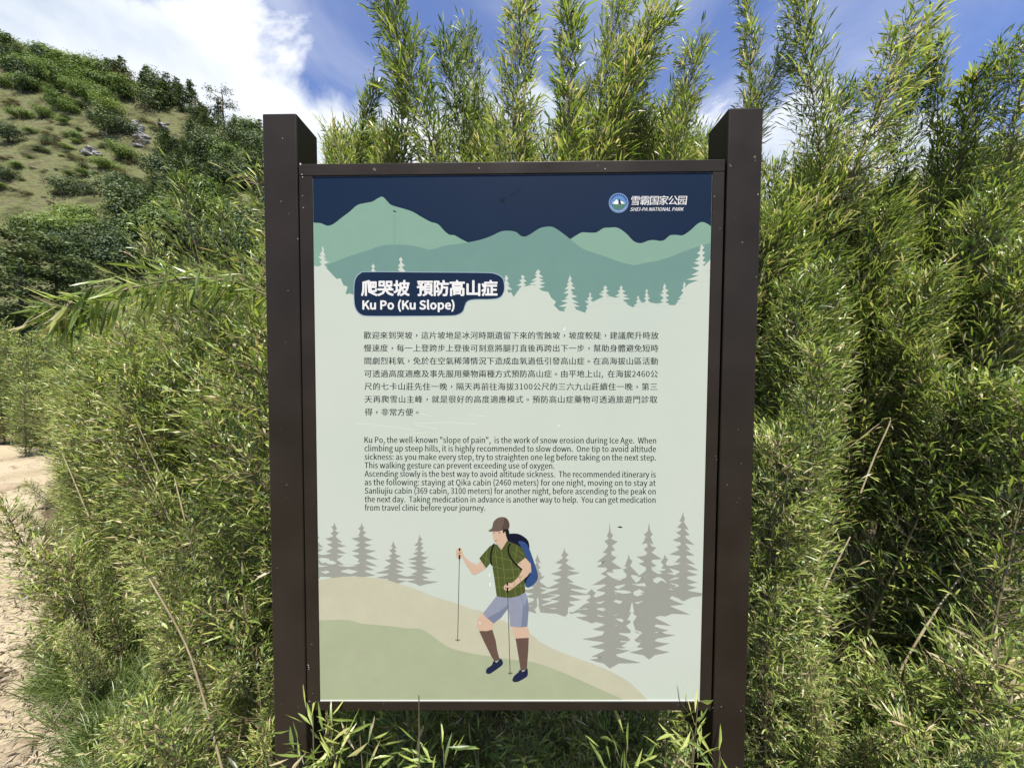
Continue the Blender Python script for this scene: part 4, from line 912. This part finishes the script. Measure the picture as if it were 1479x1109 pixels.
# growth along the far side of the path
for i in range(50):
    y = rb.uniform(6.0, 10.5); x = rb.uniform(-15, -5.6) * (y / 8.0)
    if y < 7.0 and x > -6.2: y += .8
    h = rb.uniform(1.0, 2.2) * (1.0 if y < 8 else 1.15)
    cane(rb.choice(FINE), (x, y, -.1), (x - rb.uniform(-.4, .6), y - .2, h), 'leafy bamboo on the far side of the path', 'bamboo beyond the path', roll=rb.uniform(-1, 1), fat=1.5, name='rear_bamboo')  # one widened cane each
for i in range(34):
    y = rb.uniform(10.5, 19); x = rb.uniform(-1.5, -.62) * y
    cane(rb.choice(FINE + BUSHY), (x, y, -.2), (x + rb.uniform(-.4, .4), y, rb.uniform(1.2, 2.3)), 'bamboo clump in front of the dark pines at the foot of the hill', 'bamboo in front of the pines', fat=1.7, name='rear_bamboo')  # each is one cane, scaled wider
for i in range(26):
    y = rb.uniform(3.2, 5.8); x = -1.24 * y + rb.uniform(.05, 1.6)
    cane(rb.choice(FINE), (x, y, -.05), (x - rb.uniform(-.2, .5), y - .1, rb.uniform(.8, 1.55)), 'leafy bamboo at the bend where the path disappears', 'bamboo at the bend of the path', roll=rb.uniform(-1, 1), fat=1.3, name='rear_bamboo')  # single canes again, slightly widened

# the long arching branch at the left with large single leaves
arch = obj('arching_bamboo_branch', None, loc=at(392, 430, 1.12), label='bamboo branch arching out to the left with long drooping leaves', category='branch')
A0 = at(392, 430, 1.12)
apts = [at(392, 430, 1.12), at(340, 408, 1.08), at(280, 402, 1.04), at(220, 410, 1.0), at(160, 425, .98), at(108, 446, .97), at(84, 458, .97)]
ac = [p - A0 for p in catmull(apts, 6)]
v, f = tube(ac, [.0035 - .0027 * k / len(ac) for k in range(len(ac))], 6); obj('stem', mesh('stem', v, f, TWIG, True), arch)
ra = random.Random(21)
LBIG = []
for k in range(6):
    lv = Leaves(); lv.add((0, 0, 0), (0, 0, 1), 1.0, .105, ra.uniform(-.4, .4), leaf_tint(ra, 0) * .9 + .1, 0.0)
    V_, F__, T_ = lv.data(); lb = ra.uniform(.08, .2)
    for q in V_: q[0] += lb * q[2] ** 2
    LBIG.append(mesh('leaf', V_, F__, BLEAF, tint=T_))
nleaf = 0
for i, p in enumerate(ac):
    fr_ = i / (len(ac) - 1)
    for k in range(9):
        d = Vector((-1.0 + .5 * ra.random(), ra.uniform(-.7, .5), ra.uniform(-.95, .55))).normalized()
        if ra.random() < .45: d = Vector((ra.uniform(-.6, .1), ra.uniform(-.4, .3), -1)).normalized()
        tw = p + Vector((ra.uniform(-.03, .03), ra.uniform(-.04, .04), ra.uniform(-.03, .03)))
        o = obj('leaf', ra.choice(LBIG), arch, loc=tw)
        o.rotation_mode = 'QUATERNION'; o.rotation_quaternion = Vector((0, 0, 1)).rotation_difference(d) @ Quaternion((0, 0, 1), ra.uniform(0, 6.28))
        s = ra.uniform(.055, .10); o.scale = (s, s, s); nleaf += 1

# shoots in front of the board's foot, with single leaves
def front_shoot(px, py_top, y, spread, n, label, seed):
    r = random.Random(seed); tip = at(px, py_top, y); base = Vector((tip.x + r.uniform(-.03, .03), y + .02, 0))
    o = obj('bamboo_shoot', None, loc=base, label=label, category='bamboo')
    H = tip.z; c = catmull([(0, 0, 0), (.01, 0, H * .5), tuple(tip - base)], 6)
    v, f = tube(c, [.0025 - .0015 * k / len(c) for k in range(len(c))], 5); obj('stem', mesh('stem', v, f, TWIG, True), o)
    for k in range(int(n * 1.6)):
        t = 1 - .38 * r.random() ** 1.2; p = Vector((tip - base) * t); a = r.uniform(0, 6.28); out_ = spread * r.uniform(.1, 1)
        p += Vector((math.cos(a) * out_, math.sin(a) * out_ * .6, r.uniform(-.03, .02)))
        d = Vector((math.cos(a) + r.uniform(-.4, .4), math.sin(a) * .7, r.uniform(-.35, 1.1))).normalized()
        q = obj('leaf', r.choice(LBIG), o, loc=p); q.rotation_mode = 'QUATERNION'; q.rotation_quaternion = Vector((0, 0, 1)).rotation_difference(d) @ Quaternion((0, 0, 1), r.uniform(0, 6.28))
        s = r.uniform(.035, .068); q.scale = (s * 1.1, s * 1.1, s)
for a in [(452, 1030, .755, .05, 34, 'leafy bamboo shoot spreading in front of the foot of the left post', 1), (478, 1062, .74, .06, 34, 'lower bamboo shoot just right of the left post foot', 2), (430, 1085, .73, .05, 20, 'small bamboo shoot low in front of the left post', 3),
          (1008, 1010, .75, .03, 14, 'thin bamboo shoot standing up before the lower right corner of the frame', 4), (1000, 1055, .74, .06, 44, 'dense bamboo tuft in front of the foot of the right post', 5), (960, 1060, .76, .05, 26, 'bamboo shoot left of the dense tuft at the right post', 6), (1040, 1085, .73, .05, 26, 'low bamboo shoot overlapping the right post foot', 7),
          (605, 1004, .76, .012, 3, 'single dry shoot crossing the bottom rail of the frame', 8), (690, 1078, .95, .06, 24, 'small bamboo shoot under the middle of the board', 9), (560, 1085, .9, .06, 24, 'small bamboo shoot under the left part of the board', 10), (520, 1062, .77, .06, 34, 'bamboo shoot between the left post shoots and the single dry one', 11), (640, 1075, .78, .06, 34, 'bamboo shoot right of the single dry one under the board', 12), (905, 1078, .78, .07, 34, 'bamboo shoot under the right third of the board', 13)]:
    front_shoot(*a)
for i in range(44):
    px = rb.uniform(440, 1040); y = rb.uniform(1.1, 1.7); x = (px - 740) / F * y
    if 640 < px < 800 and y > 1.2: continue
    cane(rb.choice(TUFT + DRYT), (x, y, -.02), (x + rb.uniform(-.15, .15), y + rb.uniform(-.15, .1), rb.uniform(.25, .5)), 'low bamboo shoot on the ground seen under the board', 'low bamboo shoots under the board', name='bamboo_shoot')

for i in range(26):
    px = rb.uniform(450, 1030); y = rb.uniform(.93, 1.22); x = (px - 740) / F * y
    cane(rb.choice(TUFT), (x, y, -.02), (x + rb.uniform(-.12, .12), y + rb.uniform(-.06, .1), rb.uniform(.3, .52)), 'low bamboo shoot in the shade close behind the board', 'shaded bamboo shoots under the board', name='bamboo_shoot')
# dry bare canes
def dry_cane(pts, r0, label, group=None):
    P = catmull([tuple(p) for p in pts], 5); o0 = P[0].copy(); n = len(P)
    V, Fc = tube([p - o0 for p in P], [r0 * (1 - .45 * k / n) * (1.22 if k % 4 == 0 else 1) for k in range(n)], 6)
    return obj('dry_bamboo_cane', mesh('dry_bamboo_cane', V, Fc, STRAW, True), loc=o0, label=label, category='dry cane', group=group)
for L, r0, y, lab in [([(322, 1115), (300, 1030), (268, 930), (215, 835)], .0036, 1.05, 'long dry cane slanting up to the left at the lower left'), ([(283, 815), (268, 755), (252, 690)], .0028, 1.25, 'dry cane stub high in the left thicket'), ([(128, 745), (105, 690), (90, 655)], .0032, 1.9, 'pale dry cane near the path edge'),
                     ([(1270, 1040), (1305, 960), (1350, 885), (1392, 825)], .0042, 1.15, 'thick dry cane slanting up to the right at the lower right'), ([(1158, 950), (1180, 880), (1200, 830), (1228, 775)], .004, 1.2, 'dry cane slanting beside the right post'), ([(1243, 712), (1263, 660), (1286, 607), (1270, 612), (1222, 650)], .003, 1.4, 'snapped dry cane bent over at its top'),
                     ([(1338, 670), (1352, 620), (1378, 535)], .003, 1.5, 'slender dry cane deep in the right thicket, left of another'), ([(1390, 700), (1410, 620), (1432, 555)], .003, 1.5, 'slender dry cane near the right edge of the thicket'), ([(1246, 670), (1250, 600), (1258, 520)], .0032, 1.55, 'upright dry cane in the dark hollow of the right thicket'),
                     ([(1430, 870), (1455, 800), (1479, 735)], .0042, 1.3, 'dry cane at the right edge of the photo'), ([(1385, 1110), (1398, 1000), (1405, 840)], .004, 1.2, 'upright brown cane at the lower right'), ([(1080, 920), (1115, 820), (1150, 720)], .003, 1.3, 'thin cane close beside the right post'),
                     ([(100, 1010), (60, 1060), (20, 1040)], .003, 1.35, 'dry twig lying on the path edge'), ([(1300, 740), (1340, 690), (1420, 600)], .0026, 1.6, 'thin cane crossing the dark hollow'), ([(610, 1050), (603, 1085), (606, 1130)], .003, .78, 'stem base of a dry shoot under the board')]:
    dry_cane([at(px, py, y + (.12 * k / max(1, len(L)))) for k, (px, py) in enumerate(L)], r0, lab)
for i in range(46):
    right = i < 30
    px = rb.uniform(1130, 1479) if right else rb.uniform(180, 380); y = rb.uniform(1.6, 2.4) if right else rb.uniform(1.5, 2.2); x = (px - 740) / F * y
    dry_cane([(x, y, 0), (x + rb.uniform(-.05, .15), y, .6), (x + rb.uniform(0, .45) * (1 if right else -1), y + rb.uniform(-.1, .1), rb.uniform(.9, 1.3))], rb.uniform(.002, .0035), 'bare straw-coloured cane standing inside the %s thicket' % ('right' if right else 'left'), 'bare canes inside the %s thicket' % ('right' if right else 'left'))

# grass tufts
def grass_mesh(seed, n, h, spread):
    r = random.Random(seed); lv = Leaves()
    for i in range(n):
        a = r.uniform(0, 6.28); q = r.random() ** .5 * spread; L = h * r.uniform(.5, 1.1)
        lv.add((math.cos(a) * q, math.sin(a) * q, 0), (math.cos(a) * .5 + r.gauss(0, .25), math.sin(a) * .5 + r.gauss(0, .25), 1), L, .0042, r.uniform(0, 3), min(1, max(0, r.gauss(.5, .2))), r.uniform(.15, .6))
    return lv.mesh('grass_tuft', GRASS)
GT = [grass_mesh(i, 240, .34, .10) for i in range(3)]
def tuft(x, y, s, label, group):
    o = obj('grass_tuft', rb.choice(GT), loc=(x, y, -.01), label=label, category='grass', group=group); o.scale = (s, s, s); o.rotation_euler = (0, 0, rb.uniform(0, 6))
for i in range(26):
    p = ground_at(rb.uniform(120, 270), rb.uniform(985, 1150)); s = rb.uniform(.5, .8); tuft(p.x, p.y, s, 'bright green grass tuft at the lower left edge of the path', 'grass tufts by the path')
for i in range(18):
    p = ground_at(rb.uniform(80, 200), rb.uniform(900, 1000)); tuft(p.x, p.y, rb.uniform(.6, .9), 'small green grass tuft higher up along the path edge', 'grass tufts up the path edge')
for i in range(34):
    p = ground_at(rb.uniform(1090, 1560), rb.uniform(1060, 1220)); tuft(max(.66, p.x), p.y, rb.uniform(.7, 1.2), 'green grass tuft on the ground at the lower right', 'grass tufts at the lower right')

# fallen leaves
def litter(name, n, fx, L, seed, label, m_, zoff=.004, dead=True):
    r = random.Random(seed); lv = Leaves()
    while len(lv.p) < n:
        p = fx(r)
        if p is None: continue
        a = r.uniform(0, 6.28); lv.add((p[0], p[1], near_z(p[0], p[1]) + zoff + r.uniform(0, .02)), (math.cos(a), math.sin(a), r.uniform(-.1, .45)), L * r.uniform(.5, 1.3), L * .12 * r.uniform(.7, 1.4), r.uniform(-.7, .7), r.random(), 0.0)
    obj(name, lv.mesh(name, m_), kind='stuff', label=label)
litter('leaf_litter', 16000, lambda r: (r.uniform(-3.5, 3.6), 1.0 + 2.4 * r.random() ** 1.4), .055, 1, 'pale fallen bamboo leaves covering the ground of the thicket', DEAD)
def pth(r):
    y = 1.1 + 4.5 * r.random() ** 2; e = interp(y, [(1.15, -1.35), (1.4, -1.72), (1.9, -2.5), (2.45, -3.2), (3.95, -5.0), (5.9, -7.2)])
    return (e + .15 - abs(r.gauss(0, .3)), y)
litter('path_litter', 2600, pth, .035, 2, 'dry leaf scraps scattered along the path edge', DEAD, .02)
for px, py, y, h, lab in [(1170, 705, 1.5, .3, 'dry grey bamboo tuft in the hollow beside the right post'), (1180, 800, 1.35, .3, 'dry pale bamboo spray hanging low beside the right post'), (330, 860, 1.25, .3, 'dry grey spray half hidden in the left thicket'), (372, 1062, 1.05, .22, 'dry grey leaf tuft beside the left post foot'), (1285, 850, 1.6, .35, 'dry grey tuft in the dark hollow at the lower right'), (300, 950, 1.2, .3, 'dry spray above the grass at the lower left'), (1450, 1040, 1.3, .3, 'dry straw-coloured tuft at the lower right corner'), (1395, 720, 1.5, .35, 'dry spray by the slender canes near the right edge')]:
    p = at(px, py, y); cane(rb.choice(DRYT), (p.x + .05, y + .05, p.z - h), (p.x, y, p.z), lab, name='dry_bamboo_tuft', cat='dry bamboo')
# gravel on the path
rg = random.Random(9); V = []; Fc = []
for i in range(2600):
    y = 1.1 + 5 * rg.random() ** 1.8; e = interp(y, EDGE); x = e - rg.random() ** 1.3 * 3.5; r_ = rg.uniform(.003, .012) * (1 + .2 * y) * (2 if rg.random() < .04 else 1); z = near_z(x, y) + .012
    b0 = len(V); a = rg.uniform(0, 3)
    for k in range(4): V.append((x + math.cos(a + k * 1.57) * r_ * rg.uniform(.6, 1.2), y + math.sin(a + k * 1.57) * r_ * rg.uniform(.6, 1.2), z))
    V += [(x, y, z + r_ * rg.uniform(.4, .8)), (x, y, z - r_)]
    for k in range(4): Fc += [(b0 + k, b0 + (k + 1) % 4, b0 + 4), (b0 + (k + 1) % 4, b0 + k, b0 + 5)]
obj('gravel', mesh('gravel', V, Fc, pstone_m), kind='stuff', label='small loose gravel strewn over the dirt path')
print('objects', len(bpy.data.objects))
